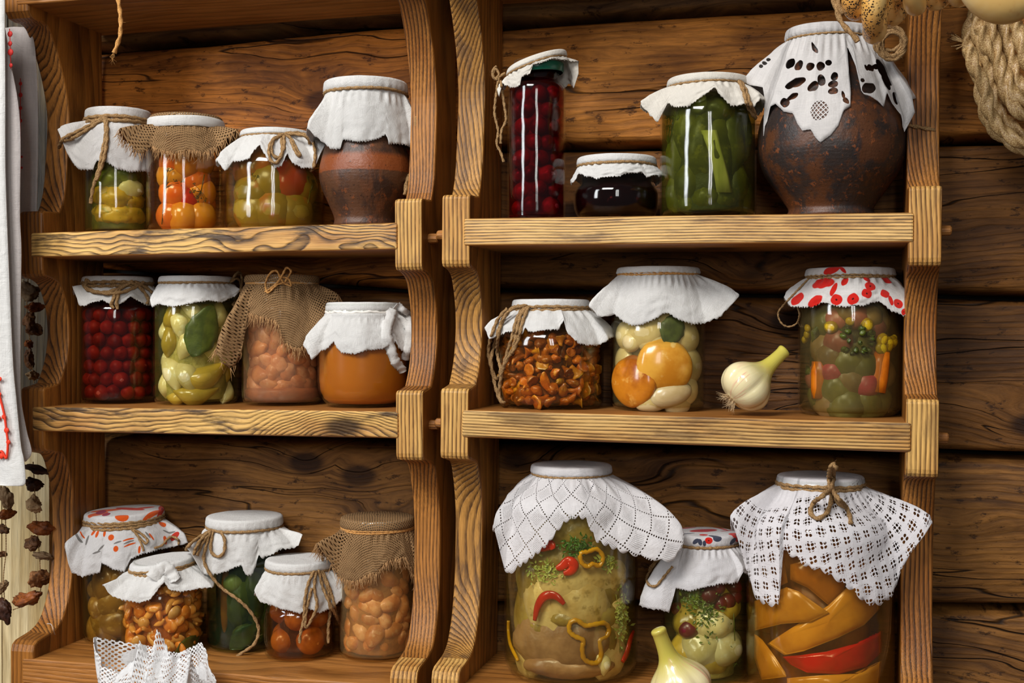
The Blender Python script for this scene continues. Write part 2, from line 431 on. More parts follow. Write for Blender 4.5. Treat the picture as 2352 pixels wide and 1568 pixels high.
def glass_mat(name, tint=(.97, .985, .97), base=.026, peak=.6):
    g = G(name)
    lw = g.N('LayerWeight', {'Blend': .5}).outputs['Facing']
    f = g.m_('MULTIPLY_ADD', g.m_('POWER', lw, 4.0), peak, base)
    bn = g.bump(g.noise(g.oc(), 38, 1, .3).outputs[0], .0016, .6)
    gl = g.N('BsdfGlossy', {'Color': (1, 1, 1), 'Roughness': .07, 'Normal': bn}, distribution='GGX').outputs[0]
    tr = g.N('BsdfTransparent', {'Color': tint}).outputs[0]
    return g.end(g.N('MixShader', {0: f, 1: tr, 2: gl}).outputs[0])
M_GLASS = glass_mat('jar_glass')

def brine_mat(name, tint, murk=(.4, .3, .1), amt=.12):
    g = G(name); tint = tuple(x**.55 for x in tint)
    tr = g.N('BsdfTransparent', {'Color': tint}).outputs[0]
    n = g.noise(g.oc(), 30, 3, .6).outputs[0]
    df = g.N('BsdfDiffuse', {'Color': murk}).outputs[0]
    return g.end(g.N('MixShader', {0: g.smooth(n, .3, .7, amt*.7, amt*1.3), 1: tr, 2: df}).outputs[0])

def food(name, c1, c2, sc=40, rough=.35, spec=.4, streak=False, c3=None, bump=.0004, dark=None, coat=.15, stretch=(1, 1, 1), per=.25):
    g = G(name); oc = g.oc(); rn = g.rnd()
    v = g.N('VectorMath', {0: oc, 1: stretch}, operation='MULTIPLY').outputs[0]
    v = g.N('VectorMath', {0: v, 1: g.vec(g.m_('MULTIPLY', rn, 3.0), rn, rn)}, operation='ADD').outputs[0]
    n = g.noise(v, sc, 4, .6).outputs[0]
    col = g.mix(g.smooth(n, .35, .65), c1, c2)
    if c3: col = g.mix(g.smooth(g.noise(v, sc*2.6, 3, .6).outputs[0], .55, .68, 0, .8), col, c3)
    if dark: col = g.mix(g.smooth(g.noise(v, sc*6, 3, .6).outputs[0], .6, .7, 0, .8), col, dark)
    col = g.mix(1.0, col, g.ramp(rn, [(0, 1-per), (1, 1+per*.4)]), 'MULTIPLY')
    return g.end(g.bsdf(col=col, rough=rough, spec=spec, coat=coat, coatr=.1, normal=g.bump(n, bump)))

def plain(name, col, rough=.6, spec=.3, **k):
    g = G(name); return g.end(g.bsdf(col=col, rough=rough, spec=spec, **k))
M_LID = plain('tin_lid', srgb('D9D6CC'), .35, .5, metal=.4)
M_GREENLID = plain('green_enamel_lid', srgb('0E5A44'), .25, .6)

# flat cloth coordinates are kept in metres in the UV map
def linen(name, col=(.90, .885, .855), holes=None, paint=None, tw=.0009, stain=None, wv=.00045):
    """holes: fn(g,u,v)->hole factor; paint: list of (u,v,a,b,rot,colour)"""
    g = G(name); u, v, _ = g.sep(g.uv())
    su = g.m_('SINE', g.m_('MULTIPLY', u, 2*pi/wv/2)); sv = g.m_('SINE', g.m_('MULTIPLY', v, 2*pi/wv/2))
    wave = g.m_('MULTIPLY', su, sv)
    slub = g.noise(g.vec(g.m_('MULTIPLY', u, 60.0), g.m_('MULTIPLY', v, 900.0), 0.0), 1, 2, .5).outputs[0]
    slub2 = g.noise(g.vec(g.m_('MULTIPLY', u, 900.0), g.m_('MULTIPLY', v, 60.0), 3.0), 1, 2, .5).outputs[0]
    c = g.mix(g.smooth(g.m_('ADD', slub, slub2), .8, 1.25), tuple(x*.92 for x in col), col)
    if stain: c = g.mix(g.smooth(g.noise(g.vec(u, v, 2.0), 26, 1, .4).outputs[0], .66, .74, 0, .7), c, stain)
    for (pu, pv, a, b, rt, pc) in (paint or []):
        du = g.m_('SUBTRACT', u, pu); dv = g.m_('SUBTRACT', v, pv)
        cu = g.m_('ADD', g.m_('MULTIPLY', du, cos(rt)/a), g.m_('MULTIPLY', dv, sin(rt)/a))
        cv = g.m_('SUBTRACT', g.m_('MULTIPLY', dv, cos(rt)/b), g.m_('MULTIPLY', du, sin(rt)/b))
        d = g.m_('ADD', g.m_('MULTIPLY', cu, cu), g.m_('MULTIPLY', cv, cv))
        c = g.mix(g.smooth(d, .85, 1.1, 1, 0), c, pc)
        if a/b < 1.3 and a > .003: c = g.mix(g.smooth(d, .02, .05, 1, 0), c, srgb('5A1010'))
    wr = g.noise(g.oc(), 55, 4, .55, .6).outputs[0]
    nb = g.bump(g.m_('ADD', g.m_('MULTIPLY', wr, 5.0), g.m_('ADD', g.m_('MULTIPLY', wave, .25), g.m_('ADD', slub, slub2))), .00045)
    df = g.bsdf(col=c, rough=.85, spec=.1, normal=nb, sheen=.15)
    tl = g.N('BsdfTranslucent', {'Color': c, 'Normal': nb}).outputs[0]
    sh = g.N('MixShader', {0: .22, 1: df, 2: tl}).outputs[0]
    if holes:
        h = holes(g, u, v); tr = g.N('BsdfTransparent', {'Color': (1, 1, 1)}).outputs[0]
        sh = g.N('MixShader', {0: h, 1: sh, 2: tr}).outputs[0]
    return g.end(sh)
M_LINEN = linen('white_linen'); M_CREAM = linen('cream_linen', (.90, .85, .76))
M_STAINED = linen('stained_linen', (.82, .79, .76), stain=srgb('E0A83C'))

def burlap_mat(name, pitch=.0033, col=srgb('B08A60'), op=.27):
    g = G(name); u, v, _ = g.sep(g.uv())
    n = g.noise(g.vec(u, v, 0.0), 120, 2, .5); cr, cg, _b = g.sep(n.outputs['Color'])
    uu = g.m_('ADD', u, g.m_('MULTIPLY', g.m_('SUBTRACT', cr, .5), .0022)); vv = g.m_('ADD', v, g.m_('MULTIPLY', g.m_('SUBTRACT', cg, .5), .0022))
    fu = g.m_('ABSOLUTE', g.m_('SUBTRACT', g.m_('FRACT', g.m_('DIVIDE', uu, pitch)), .5))
    fv = g.m_('ABSOLUTE', g.m_('SUBTRACT', g.m_('FRACT', g.m_('DIVIDE', vv, pitch)), .5))
    mn = g.m_('MINIMUM', fu, fv)          # 0 at a thread's centre, .5 far from both
    wv = g.noise(g.vec(g.m_('MULTIPLY', u, 40.0), g.m_('MULTIPLY', v, 40.0), 1.0), 1, 2, .5).outputs[0]
    th = g.smooth(wv, .3, .7, op-.06, op+.10)
    hole = g.smooth(g.m_('SUBTRACT', mn, th), 0, .05)
    fib = g.noise(g.vec(g.m_('MULTIPLY', u, 1500.0), g.m_('MULTIPLY', v, 1500.0), 0.0), 1, 3, .6).outputs[0]
    c = g.mix(g.smooth(fib, .3, .7), tuple(x*.6 for x in col), col)
    c = g.mix(g.smooth(mn, .05, .3), c, tuple(x*.45 for x in col))
    nb = g.bump(g.m_('ADD', g.m_('MULTIPLY', mn, -2.0), fib), .0007)
    df = g.bsdf(col=c, rough=.9, spec=.1, normal=nb)
    tr = g.N('BsdfTransparent', {'Color': (1, 1, 1)}).outputs[0]
    return g.end(g.N('MixShader', {0: hole, 1: df, 2: tr}).outputs[0])
M_BURLAP = burlap_mat('burlap')
M_FRINGE = plain('burlap_thread', srgb('AD865C'), .9, .1)

def twine_mat(name, c1, c2):
    g = G(name); n = g.noise(g.oc(), 900, 2, .6).outputs[0]
    return g.end(g.bsdf(col=g.mix(g.smooth(n, .3, .7), c1, c2), rough=.9, spec=.1))
M_TWINE = twine_mat('jute_twine', srgb('6E5334'), srgb('B08D62'))
M_TWINE2 = twine_mat('golden_twine', srgb('A5713A'), srgb('DDA868'))

# ---- lace patterns
def cell(g, u, p): return g.m_('SUBTRACT', g.m_('FRACT', g.m_('DIVIDE', u, p)), .5)

def lace_diamond(g, u, v):
    # diamond trellis: large eyelets along the diagonals, fine mesh in every other diamond
    a = g.m_('ADD', u, v); b = g.m_('SUBTRACT', u, v); P = .036
    fa = cell(g, a, P); fb = cell(g, b, P); ea = cell(g, a, P/7); eb = cell(g, b, P/7)
    onl = g.m_('LESS_THAN', g.m_('MINIMUM', g.m_('ABSOLUTE', fa), g.m_('ABSOLUTE', fb)), .085)
    d2 = g.m_('ADD', g.m_('MULTIPLY', ea, ea), g.m_('MULTIPLY', eb, eb))
    hl = g.m_('MULTIPLY', onl, g.m_('LESS_THAN', d2, .085))
    par = g.m_('FRACT', g.m_('MULTIPLY', g.m_('ADD', g.m_('FLOOR', g.m_('ADD', g.m_('DIVIDE', a, P), .5)), g.m_('FLOOR', g.m_('ADD', g.m_('DIVIDE', b, P), .5))), .5))
    inn = g.m_('GREATER_THAN', g.m_('MINIMUM', g.m_('ABSOLUTE', fa), g.m_('ABSOLUTE', fb)), .16)
    ma = cell(g, a, P/13); mb_ = cell(g, b, P/13)
    hm = g.m_('MULTIPLY', g.m_('MULTIPLY', inn, g.m_('LESS_THAN', g.m_('ADD', g.m_('MULTIPLY', ma, ma), g.m_('MULTIPLY', mb_, mb_)), .065)), g.m_('GREATER_THAN', par, .25))
    rr = g.m_('SQRT', g.m_('ADD', g.m_('MULTIPLY', u, u), g.m_('MULTIPLY', v, v)))
    far = g.m_('GREATER_THAN', v, .064)
    return g.m_('MULTIPLY', g.m_('MAXIMUM', hl, g.m_('MULTIPLY', hm, .8)), far)

def lace_filet(g, u, v):
    # rows of small squares, each cut into four eyelets with little slits round it
    P = .0155; u, v0 = g.m_('MULTIPLY_ADD', v, -.2, u), v; v = g.m_('MULTIPLY_ADD', u, .2, v0)
    fu = cell(g, u, P); fv = cell(g, v, P); au = g.m_('ABSOLUTE', fu); av = g.m_('ABSOLUTE', fv)
    q = lambda t, c: g.m_('POWER', g.m_('SUBTRACT', t, c), 2.0)
    four = g.m_('LESS_THAN', g.m_('ADD', q(au, .15), q(av, .15)), .0135)
    s1 = g.m_('LESS_THAN', g.m_('ADD', g.m_('MULTIPLY', q(au, .36), 6.0), g.m_('MULTIPLY', q(av, .13), 1.6)), .009)
    s2 = g.m_('LESS_THAN', g.m_('ADD', g.m_('MULTIPLY', q(av, .36), 6.0), g.m_('MULTIPLY', q(au, .13), 1.6)), .009)
    par = g.m_('FRACT', g.m_('MULTIPLY', g.m_('ADD', g.m_('FLOOR', g.m_('DIVIDE', u, P)), g.m_('FLOOR', g.m_('DIVIDE', v, P))), .5))
    h = g.m_('MAXIMUM', g.m_('MULTIPLY', four, 1.0), g.m_('MULTIPLY', g.m_('MAXIMUM', s1, s2), g.m_('GREATER_THAN', par, .25)))
    rr = g.m_('SQRT', g.m_('ADD', g.m_('MULTIPLY', u, u), g.m_('MULTIPLY', v, v)))
    return g.m_('MULTIPLY', h, g.m_('GREATER_THAN', v, .068))
M_LACE1 = linen('bobbin_lace', (.92, .89, .89), holes=lace_diamond)
M_LACE2 = linen('filet_lace', (.93, .90, .92), holes=lace_filet)
# ------------------------------------------------------------------ jars
JARS = {}
class Jar: pass

def cyl_hit(J, px, py, r):
    """point where the pixel's ray meets the upright cylinder of radius r about the jar's axis, as (azimuth, radius, height) in jar space"""
    d = ray(px, py); o = CAM-J.loc
    o = J.Ri @ o; d = J.Ri @ d
    A = d.x*d.x+d.y*d.y; B = 2*(o.x*d.x+o.y*d.y); C = o.x*o.x+o.y*o.y-r*r
    D = B*B-4*A*C
    t = (-B-sqrt(D))/(2*A) if D >= 0 else -B/(2*A)
    p = o+d*t
    return atan2(p.x, -p.y), sqrt(p.x**2+p.y**2), p.z

def make_jar(key, unit, k, cx, by, Rpx, label, Y=None, neck=None, lidx=None, lidy=None, twy=None, tilt=0, base=.86, hb=.2, sh=None, glass=True, prof=None, cat='jar', name='preserve_jar'):
    J = Jar(); J.key = key; J.cx = cx; J.mag = 1.0; J.unit = unit
    # depth
    if Y is None:
        lo, hi = .03, .11
        best = None
        for i in range(60):
            yy = lo+(hi-lo)*i/59
            P = at(cx, by, yy); X = P.x; zc = shelf_point(unit, k, X, yy)
            dist = (Vector((X, yy, zc))-CAM).dot(FW); R = Rpx/FPX*dist
            fr = Vector((X, yy, zc)); tocam = (CAM-fr); tocam.z = 0; tocam.normalize()
            q = proj(fr+tocam*R*base)
            e = abs(q[1]-by)
            if yy+R > .170: e += 40*(yy+R-.170)*100
            if best is None or e < best[0]: best = (e, yy)
        Y = best[1]
    lo_, X = None, at(cx, by-60, Y).x
    z = shelf_point(unit, k, X, Y)
    J.loc = Vector((X, Y, z+.0004)); J.dist = (J.loc-CAM).dot(FW); J.R = Rpx/FPX*J.dist
    dv = J.loc-CAM; J.rz = atan2(-dv.x, dv.y)     # jar's -y faces the camera
    J.Rm = Matrix.Rotation(J.rz, 3, 'Z'); J.Ri = J.Rm.inverted()
    J.Mw = Matrix.Translation(J.loc) @ J.Rm.to_4x4()
    J.root = empty(name, J.loc, label, cat, None, J.rz)
    J.lidR = (lidx[1]-lidx[0])/2/FPX*J.dist
    mx = (lidx[0]+lidx[1])/2
    # axis shift of the lid with respect to the body is ignored: jars are round
    J.z_lid = cyl_hit(J, mx, lidy, J.lidR)[2]; J.z_tw = cyl_hit(J, mx, twy, J.lidR)[2]
    J.tilt = tilt
    J.neckR = neck*J.R if neck else J.lidR*.9
    H = J.z_lid-.001; J.H = H
    R, Rn = J.R, J.neckR
    zs = cyl_hit(J, cx, sh, R)[2] if sh else J.z_tw-.006-(R-Rn)*1.15
    J.zs = zs; h0 = hb*R
    if prof: P = prof(J)
    else:
        P = [(0, .003), (R*base*.8, .0015), (R*base, 0)]
        for a in (20, 45, 68, 90): P.append((R*base+(R-R*base)*sin(a*pi/180), h0*(1-cos(a*pi/180))))
        P += [(R, h0+(zs-h0)*t) for t in (.3, .6, .9, 1)]
        zn = min(J.z_tw-.002, zs+(R-Rn)*1.2+.004)
        for t in (.25, .5, .75, 1):
            s = t*t*(3-2*t); P.append((R+(Rn-R)*s, zs+(zn-zs)*(t**.8)))
        P += [(Rn, J.z_tw), (Rn, H-.0015)]
    J.P = P
    J.Rin = R-.0022
    if glass:
        tk = .0018
        inner = [(max(r-tk, 0), max(zz, .004)+(.0 if zz > .01 else .002)) for r, zz in P[::-1]]
        V, F = lathe(P+inner, 64)
        J.glass = obj('glass', mesh('glass', V, F, M_GLASS), J.root)
    return J

def bodyr(J, z):
    P = J.P; best = 0
    for (r0, z0), (r1, z1) in zip(P, P[1:]):
        if z1 > z0 and z0 <= z <= z1: best = max(best, r0+(r1-r0)*(z-z0)/(z1-z0))
    return best

def cover(J, hem, mat, pleat=.05, seed=1, frayed=.0009, name='cloth_cover', dome=0, curve=1.6, scallop=0, lace_len=None, drop_back=None, notch=.0042, nph=20, uvcyl=0, big=0):
    rnd = random.Random(seed)
    R = J.R; pr = []
    for (px, py, k_) in hem:
        pr.append(cyl_hit(J, px, py, k_*R))
    # left tip must be leftmost in azimuth: enforce monotone azimuth
    ph = [p[0] for p in pr]
    for i in range(1, len(ph)): ph[i] = max(ph[i], ph[i-1]+.012)
    rs = [p[1] for p in pr]; zs = [p[2] for p in pr]
    zb = drop_back if drop_back is not None else sum(zs)/len(zs)
    zb = max(zb, J.z_tw-.075)
    a0, a1 = ph[0], ph[-1]; gap = 2*pi-(a1-a0)
    # the back of the cloth repeats folds of its own
    m = 9
    for i in range(1, m):
        t = i/m; b = sin(pi*t)**.4
        ph.append(a1+gap*t)
        rs.append((rs[len(pr)-1]*(1-t)+rs[0]*t)*(1-b)+b*(R*1.02+(.004 if i % 2 else -.001)))
        zs.append((zs[len(pr)-1]*(1-t)+zs[0]*t)*(1-b)+b*(zb+(.006 if i % 2 else -.006)))
    ph.append(ph[0]+2*pi); rs.append(rs[0]); zs.append(zs[0])
    circ = 2*pi*max(rs[:len(pr)])
    NS = min(420, max(260, int(circ/.0014))); NS += NS % 2
    rp = J.lidR*.955; ztw = J.z_tw
    ks = [(rnd.choice([7, 8, 9, 11, 13]), rnd.uniform(0, 6.28), rnd.uniform(.5, 1)) for _ in range(3)]
    kf = [(rnd.choice([23, 29, 34, 41]), rnd.uniform(0, 6.28)) for _ in range(3)]
    top = []; lr = J.lidR; rc = .004
    for t in (.03, .3, .6, .85): top.append((t*(lr-rc), dome*(1-t*t)))
    for a in (0, 25, 50, 75, 90): top.append((lr-rc+rc*sin(a*pi/180), -rc*(1-cos(a*pi/180))))
    band = (J.z_lid-rc-ztw)
    for t in (.35, .65): top.append((lr+.0006*sin(pi*t), -rc-band*t))
    top.append((lr*.975, -rc-band*.88)); top.append((rp, -rc-band))
    NK = 22; V = []; U = []; nt = len(top)
    rows = nt+NK; j = 0
    seq = sorted(range(len(ph)), key=lambda i: ph[i])
    for i in range(NS):
        a = -pi+2*pi*i/NS
        aa = a
        while aa < ph[0]: aa += 2*pi
        while aa > ph[0]+2*pi: aa -= 2*pi
        for q in range(len(ph)-1):
            if ph[q] <= aa <= ph[q+1]+1e-9: break
        t = (aa-ph[q])/max(1e-6, ph[q+1]-ph[q])
        rh = rs[q]+(rs[q+1]-rs[q])*t; zh = zs[q]+(zs[q+1]-zs[q])*t
        front = cos(a) > -.25
        # cut edge
        if scallop:
            sc = abs(sin(scallop*a/2)); zig = -.005*sc+.003
        else:
            zig = frayed*((1 if (int(aa*max(R, .05)*1.2/notch*2) % 2) else -1)*.75+rnd.gauss(0, .45))
        sa, ca = sin(a), -cos(a)
        tz = J.tilt*sa
        s = 0; pr_ = None
        for (r, dz) in top:
            pl = 0
            if dz < -rc*.99 and r < lr*1.01:
                f_ = min(1, (-dz-rc)/max(band, .001))
                pl = sum(sin(k_*a+p_) for k_, p_ in kf)*.00028*f_
            if dz > -rc and r < lr-rc+1e-6: pl2 = .0004*mnoise.noise(Vector((r*sa*60, r*ca*60, seed)))
            else: pl2 = 0
            p = Vector(((r+pl)*sa, (r+pl)*ca, J.z_lid+dz+pl2+tz*r))
            if pr_ is not None: s += (p-pr_).length
            pr_ = p; V.append(p); U.append((a*R*1.12, s) if uvcyl else (s*sa, s*ca))
        z0 = J.z_lid-rc-band+tz*rp
        Lsk = sqrt((rh-rp)**2+(zh-z0)**2)
        for n in range(1, NK+1):
            t = n/NK
            g_ = 1-(1-t)**curve
            r = rp+(rh-rp)*g_; z = z0+(zh-z0)*t**1.05
            amp = pleat*R*(t**.8)*(.4+.6*(1-abs(2*t-1)**3) if t < 1 else .5)
            r += amp*sum(w_*sin(k_*a+p_+t*.5) for k_, p_, w_ in ks)*.35*(1 if big == 0 else big)
            r += .0007*sin(min(1, t*3)*pi)*sum(sin(k_*a+p_) for k_, p_ in kf)*(1-t)
            if n == NK: z += zig
            elif n == NK-1 and scallop: z += zig*.5
            r += .0022*t*mnoise.noise(Vector((sa*7*t, ca*7*t, z*45+seed)))
            lim = bodyr(J, z)+.0016
            if z < J.z_tw and r < lim: r = lim+.0003*rnd.random()
            p = Vector((r*sa, r*ca, z)); s += (p-pr_).length; pr_ = p
            V.append(p); U.append((a*R*1.12, s) if uvcyl else (s*sa, s*ca))
    F = []
    for i in range(NS):
        l = (i+1) % NS
        for k_ in range(rows-1):
            F.append((i*rows+k_, l*rows+k_, l*rows+k_+1, i*rows+k_+1))
    F.append(tuple(i*rows for i in range(NS))[::-1])
    if uvcyl:
        mid = [V[i*rows+nt+NK*6//10] for i in range(NS)]; cum = [0]
        for i in range(1, NS): cum.append(cum[-1]+(mid[i]-mid[i-1]).length)
        c0 = cum[NS//2]
        for i in range(NS):
            for k_ in range(rows): U[i*rows+k_] = (cum[i]-c0, U[i*rows+k_][1])
    J.cU = U
    me = mesh(name, V, F, mat, True, U)
    o = obj(name, me, J.root)
    s_ = o.modifiers.new('s', 'SOLIDIFY'); s_.thickness = .0006; s_.offset = 1
    J.cover = o; J.cV = V; J.cF = F; J.cU = U; J.rows = rows; J.NS = NS
    J.bvh = BVHTree.FromPolygons([J.Mw @ v for v in V], F)
    J.kinks = [V[i*rows+rows-1] for i in range(NS)]
    return o

def on_cloth(J, px, py, lift=.0016, fallback=None):
    d = ray(px, py); h = J.bvh.ray_cast(CAM, d)
    gl = None
    a, r, z = cyl_hit(J, px, py, J.R)
    dg = None
    if r <= J.R*1.0001 and 0 < z < J.z_tw:
        P = J.Mw @ Vector((r*sin(a), -r*cos(a), z)); dg = (P-CAM).length
    if h[0] is not None and (dg is None or h[3] < dg+.03): return CAM+d*(h[3]-lift)
    if dg is not None: return CAM+d*(dg-lift)
    P = J.Mw @ Vector((r*sin(a), -r*cos(a), z)); return CAM+d*((P-CAM).dot(d)-lift)

def cloth_uv(J, px, py):
    h = J.bvh.ray_cast(CAM, ray(px, py))
    if h[0] is None: return None
    f = J.cF[h[2]]; w_ = poly_3d_calc([J.Mw @ J.cV[i] for i in f], h[0])
    return sum(J.cU[i][0]*w_[n] for n, i in enumerate(f)), sum(J.cU[i][1]*w_[n] for n, i in enumerate(f))

def tie(J, r=.0014, turns=1, tails=(), mat=None, fuzz=1.0, tr=None, name='twine'):
    """twine round the neck plus loops and tails given as pixel polylines laid on the cloth"""
    mb = MB(); rp = J.lidR*.955+r*.75; Ji = J.Mw.inverted(); rnd = random.Random(J.key)
    for n in range(turns):
        zc = J.z_tw+(n-(turns-1)/2)*r*1.9; P = []
        for i in range(40):
            a = 2*pi*i/40; q = rp+.0003*sin(5*a+n)
            P.append(Vector((q*sin(a), -q*cos(a), zc+J.tilt*sin(a)*rp+.0005*sin(3*a+n*2))))
        twine(mb, P, r, True, fuzz)
    for T in tails:
        rr = tr or r
        P = [Ji @ on_cloth(J, x, y, rr*1.15) for x, y in T]
        P = [P[0]]+[p+Vector((0, rnd.uniform(-.001, .0), 0)) for p in P[1:]]
        P2 = catmull(P, 10)
        # keep the strand off the cloth between the traced points
        for i, p in enumerate(P2):
            wp = J.Mw @ p; d = (wp-CAM).normalized(); h = J.bvh.ray_cast(CAM, d)
            if h[0] is not None:
                L = (wp-CAM).length
                if L > h[3]-rr and L < h[3]+.02: P2[i] = Ji @ (CAM+d*(h[3]-rr*1.1))
        twine(mb, P2, rr, False, fuzz, False)
    return mb.obj(name, mat or M_TWINE, J.root)

def fringe(J, length=.013, dens=1, seed=3, front=True):
    mb = MB(); rnd = random.Random(seed); rows = J.rows
    for i in range(J.NS):
        for _ in range(dens):
            if rnd.random() < .15: continue
            a = J.kinks[i]; b = J.cV[i*rows+rows-4]; d = (a-b).normalized()
            d = (d+Vector((rnd.gauss(0, .28), rnd.gauss(0, .28), rnd.gauss(0, .2)-.35))).normalized()
            L = length*rnd.uniform(.35, 1.15); c = Vector((rnd.gauss(0, .3), rnd.gauss(0, .3), -.3))*L
            p0 = a-d*.001+Vector((rnd.gauss(0, .0006), rnd.gauss(0, .0006), 0))
            P = [p0, p0+d*L*.4+c*.1, p0+d*L*.75+c*.35, p0+d*L+c*.7]
            out = []
            for p in P:
                lim = bodyr(J, p.z)+.0012; h = sqrt(p.x**2+p.y**2)
                if h < lim and h > 0: p = Vector((p.x*lim/h, p.y*lim/h, p.z))
                out.append(p)
            V, F = tube(out, lambda t: .00042*(1-.5*t), 4, False, 0)
            mb.add(V, F)
    return mb.obj('fringe', M_FRINGE, J.cover)

def lid(J, mat=None, r=None, z0=None):
    r = r or J.lidR-.0012; zt = J.z_lid-.0009; h = min(.012, J.z_lid-J.z_tw+.003)
    V, F = lathe([(0, zt-.0006), (r*.8, zt-.0006), (r*.84, zt), (r-.001, zt), (r, zt-.001), (r, zt-h), (r-.001, zt-h)], 48)
    V = [Vector((x, y, z+J.tilt*x*.0)) for x, y, z in V]
    return obj('lid', mesh('lid', V, F, mat or M_LID), J.root)

def brine(J, mat, top=None, inset=.0026):
    P = []
    zt = top or J.z_tw-.012
    for r, z in J.P:
        if z < zt: P.append((max(r-inset, 0), max(z, .004)+(.001 if z < .01 else 0)))
    rt = bodyr(J, zt)-inset
    P = [(0, .0055)]+P[1:]+[(rt, zt), (0, zt)]
    V, F = lathe(P, 48)
    return obj('brine', mesh('brine', V, F, mat), J.root)
# ------------------------------------------------------------------ contents

def filling(J, k, cols, top=None, lump=.06):
    """the packed middle of the jar, seen only between the outer pieces"""
    r = J.R*k; zt = top or J.zs+(J.R-J.neckR)*.6
    P = [(0, .007), (r*.85, .007), (r, .016), (r, zt*.6), (r*.97, zt-.012), (r*.6, zt), (0, zt)]
    P = [(max(v.x, 0), v.y) for v in catmull([Vector((a, b, 0)) for a, b in P], 5)]
    V, F = lathe(P, 40, lambda a, z: 1+lump*mnoise.noise(Vector((cos(a)*3, sin(a)*3, z*50))))
    return obj('packed_filling', mesh('packed_filling', V, F, food('filling_%d' % J.key, cols[0], cols[1], 45, rough=.5, coat=0, bump=.003)), J.root)

def leaf_on(J, px, py, L, w_, roll, mat, name, label, inset=.001, folds=.0008):
    a0, p0 = spot(J, px, py, inset); r0 = sqrt(p0.x**2+p0.y**2); V = []; F = []; n = 20; m = 6
    for i in range(n+1):
        t = i/n; h = w_*sin(pi*min(.995, max(.005, t**.85)))**.85*(1+.04*sin(t*31))
        for j in range(m+1):
            s = (j/m-.5)*2*h; q = (t-.5)*L
            u = s*cos(roll)-q*sin(roll); z = p0.z+s*sin(roll)+q*cos(roll)
            rr = min(r0, bodyr(J, max(z, .012))-.0035-inset)-folds*abs(sin(t*14+j))-.0006*(1-abs(j/m-.5)*2); a = a0+u/r0
            V.append((rr*sin(a), -rr*cos(a), max(z, .006)))
    for i in range(n):
        for j in range(m): a = i*(m+1)+j; F.append((a, a+1, a+m+2, a+m+1))
    o = obj(name, mesh(name, V, F, mat)); o.matrix_world = J.Mw; solid(o); return tag(o, label, 'leaf')
COUNT = [0]

def put(J, me, name, label, cat, group, p, rot=None, sc=1.0):
    """a thing of its own inside the jar; p in jar space"""
    o = bpy.data.objects.new(name, me); COL.objects.link(o)
    M_ = J.Mw @ Matrix.Translation(Vector(p)) @ (rot or Matrix.Identity(4))
    if J.mag != 1.0: sc = tuple(v*J.mag for v in sc) if isinstance(sc, (tuple, list)) else sc*J.mag
    if isinstance(sc, (tuple, list)): M_ = M_ @ Matrix.Diagonal((*sc, 1))
    elif sc != 1: M_ = M_ @ Matrix.Scale(sc, 4)
    o.matrix_world = M_; COUNT[0] += 1
    return tag(o, label, cat, group)

def rrot(rnd, full=True):
    return Matrix.Rotation(rnd.uniform(0, 6.28), 4, 'Z') @ Matrix.Rotation(rnd.uniform(0, 3.14), 4, 'X') @ Matrix.Rotation(rnd.uniform(0, 6.28), 4, 'Y')

def face_out(a, roll=0, lean=0):
    """rotation whose local -y looks out of the jar at azimuth a, rolled about that axis"""
    return Matrix.Rotation(a, 4, 'Z') @ Matrix.Rotation(lean, 4, 'X') @ Matrix.Rotation(roll, 4, 'Y')

def shell(J, meshes, r, name, label, cat, group, z0=.006, z1=None, arc=2.2, gapz=1.74, gapa=2.0, jit=.12, rin=None, seed=5, tang=False, scj=.1, skip=None, lean=.25, rz=None, rollr=6.28, depth=0):
    """rows of pieces pressed against the glass"""
    rnd = random.Random(seed); z = z0+(rz or r); row = 0; z1 = z1 or J.zs+(J.R-J.neckR)*.5
    rz = rz or r
    while z < z1:
        Rr = min(bodyr(J, z-rz*.45), bodyr(J, z), bodyr(J, z+rz*.45))-.0035-r-depth
        da = gapa*r/max(Rr, .01); a = -arc+(da/2 if row % 2 else 0)
        while a < arc:
            aa = a+rnd.gauss(0, jit)*da; zz = z+rnd.gauss(0, jit)*r; rr = Rr-abs(rnd.gauss(0, jit))*r
            if skip is None or not skip(aa, zz):
                s = 1+rnd.uniform(-scj, scj)
                rot = face_out(aa, rnd.uniform(-rollr/2, rollr/2), rnd.gauss(0, lean)) if tang else rrot(rnd)
                put(J, rnd.choice(meshes), name, label, cat, group, (rr*sin(aa), -rr*cos(aa), zz), rot, s)
            a += da
        z += gapz*rz; row += 1

def spot(J, px, py, inset, wz=None):
    m = getattr(J, 'magx', 1.0); px = J.cx+(px-J.cx)*m; return spot_(J, px, py, inset)

def spot_(J, px, py, inset):
    """jar-space position just inside the glass behind a pixel; returns azimuth, point"""
    a, r, z = cyl_hit(J, px, py, J.R-.003)
    r = min(J.R-.0035, max(.001, bodyr(J, max(z, .012))-.0035))-inset*(J.mag*1.03 if inset > .004 else 1)
    return a, Vector((r*sin(a), -r*cos(a), z))

def blob(fn, seg=20, rings=12, mat=None, name='blob'):
    V = [(0, 0, 0)]; F = []
    V = []; 
    for i in range(rings+1):
        th = pi*i/rings
        for k in range(seg):
            p = 2*pi*k/seg
            d = Vector((sin(th)*cos(p), sin(th)*sin(p), cos(th)))
            V.append(fn(d))
    for i in range(rings):
        for k in range(seg):
            l = (k+1) % seg; F.append((i*seg+k, (i+1)*seg+k, (i+1)*seg+l, i*seg+l))
    me = mesh(name, V, F, mat); 
    import bmesh
    bm = bmesh.new(); bm.from_mesh(me); bmesh.ops.remove_doubles(bm, verts=bm.verts, dist=1e-7)
    bmesh.ops.recalc_face_normals(bm, faces=bm.faces); bm.to_mesh(me); bm.free()
    me.polygons.foreach_set('use_smooth', [True]*len(me.polygons)); return me

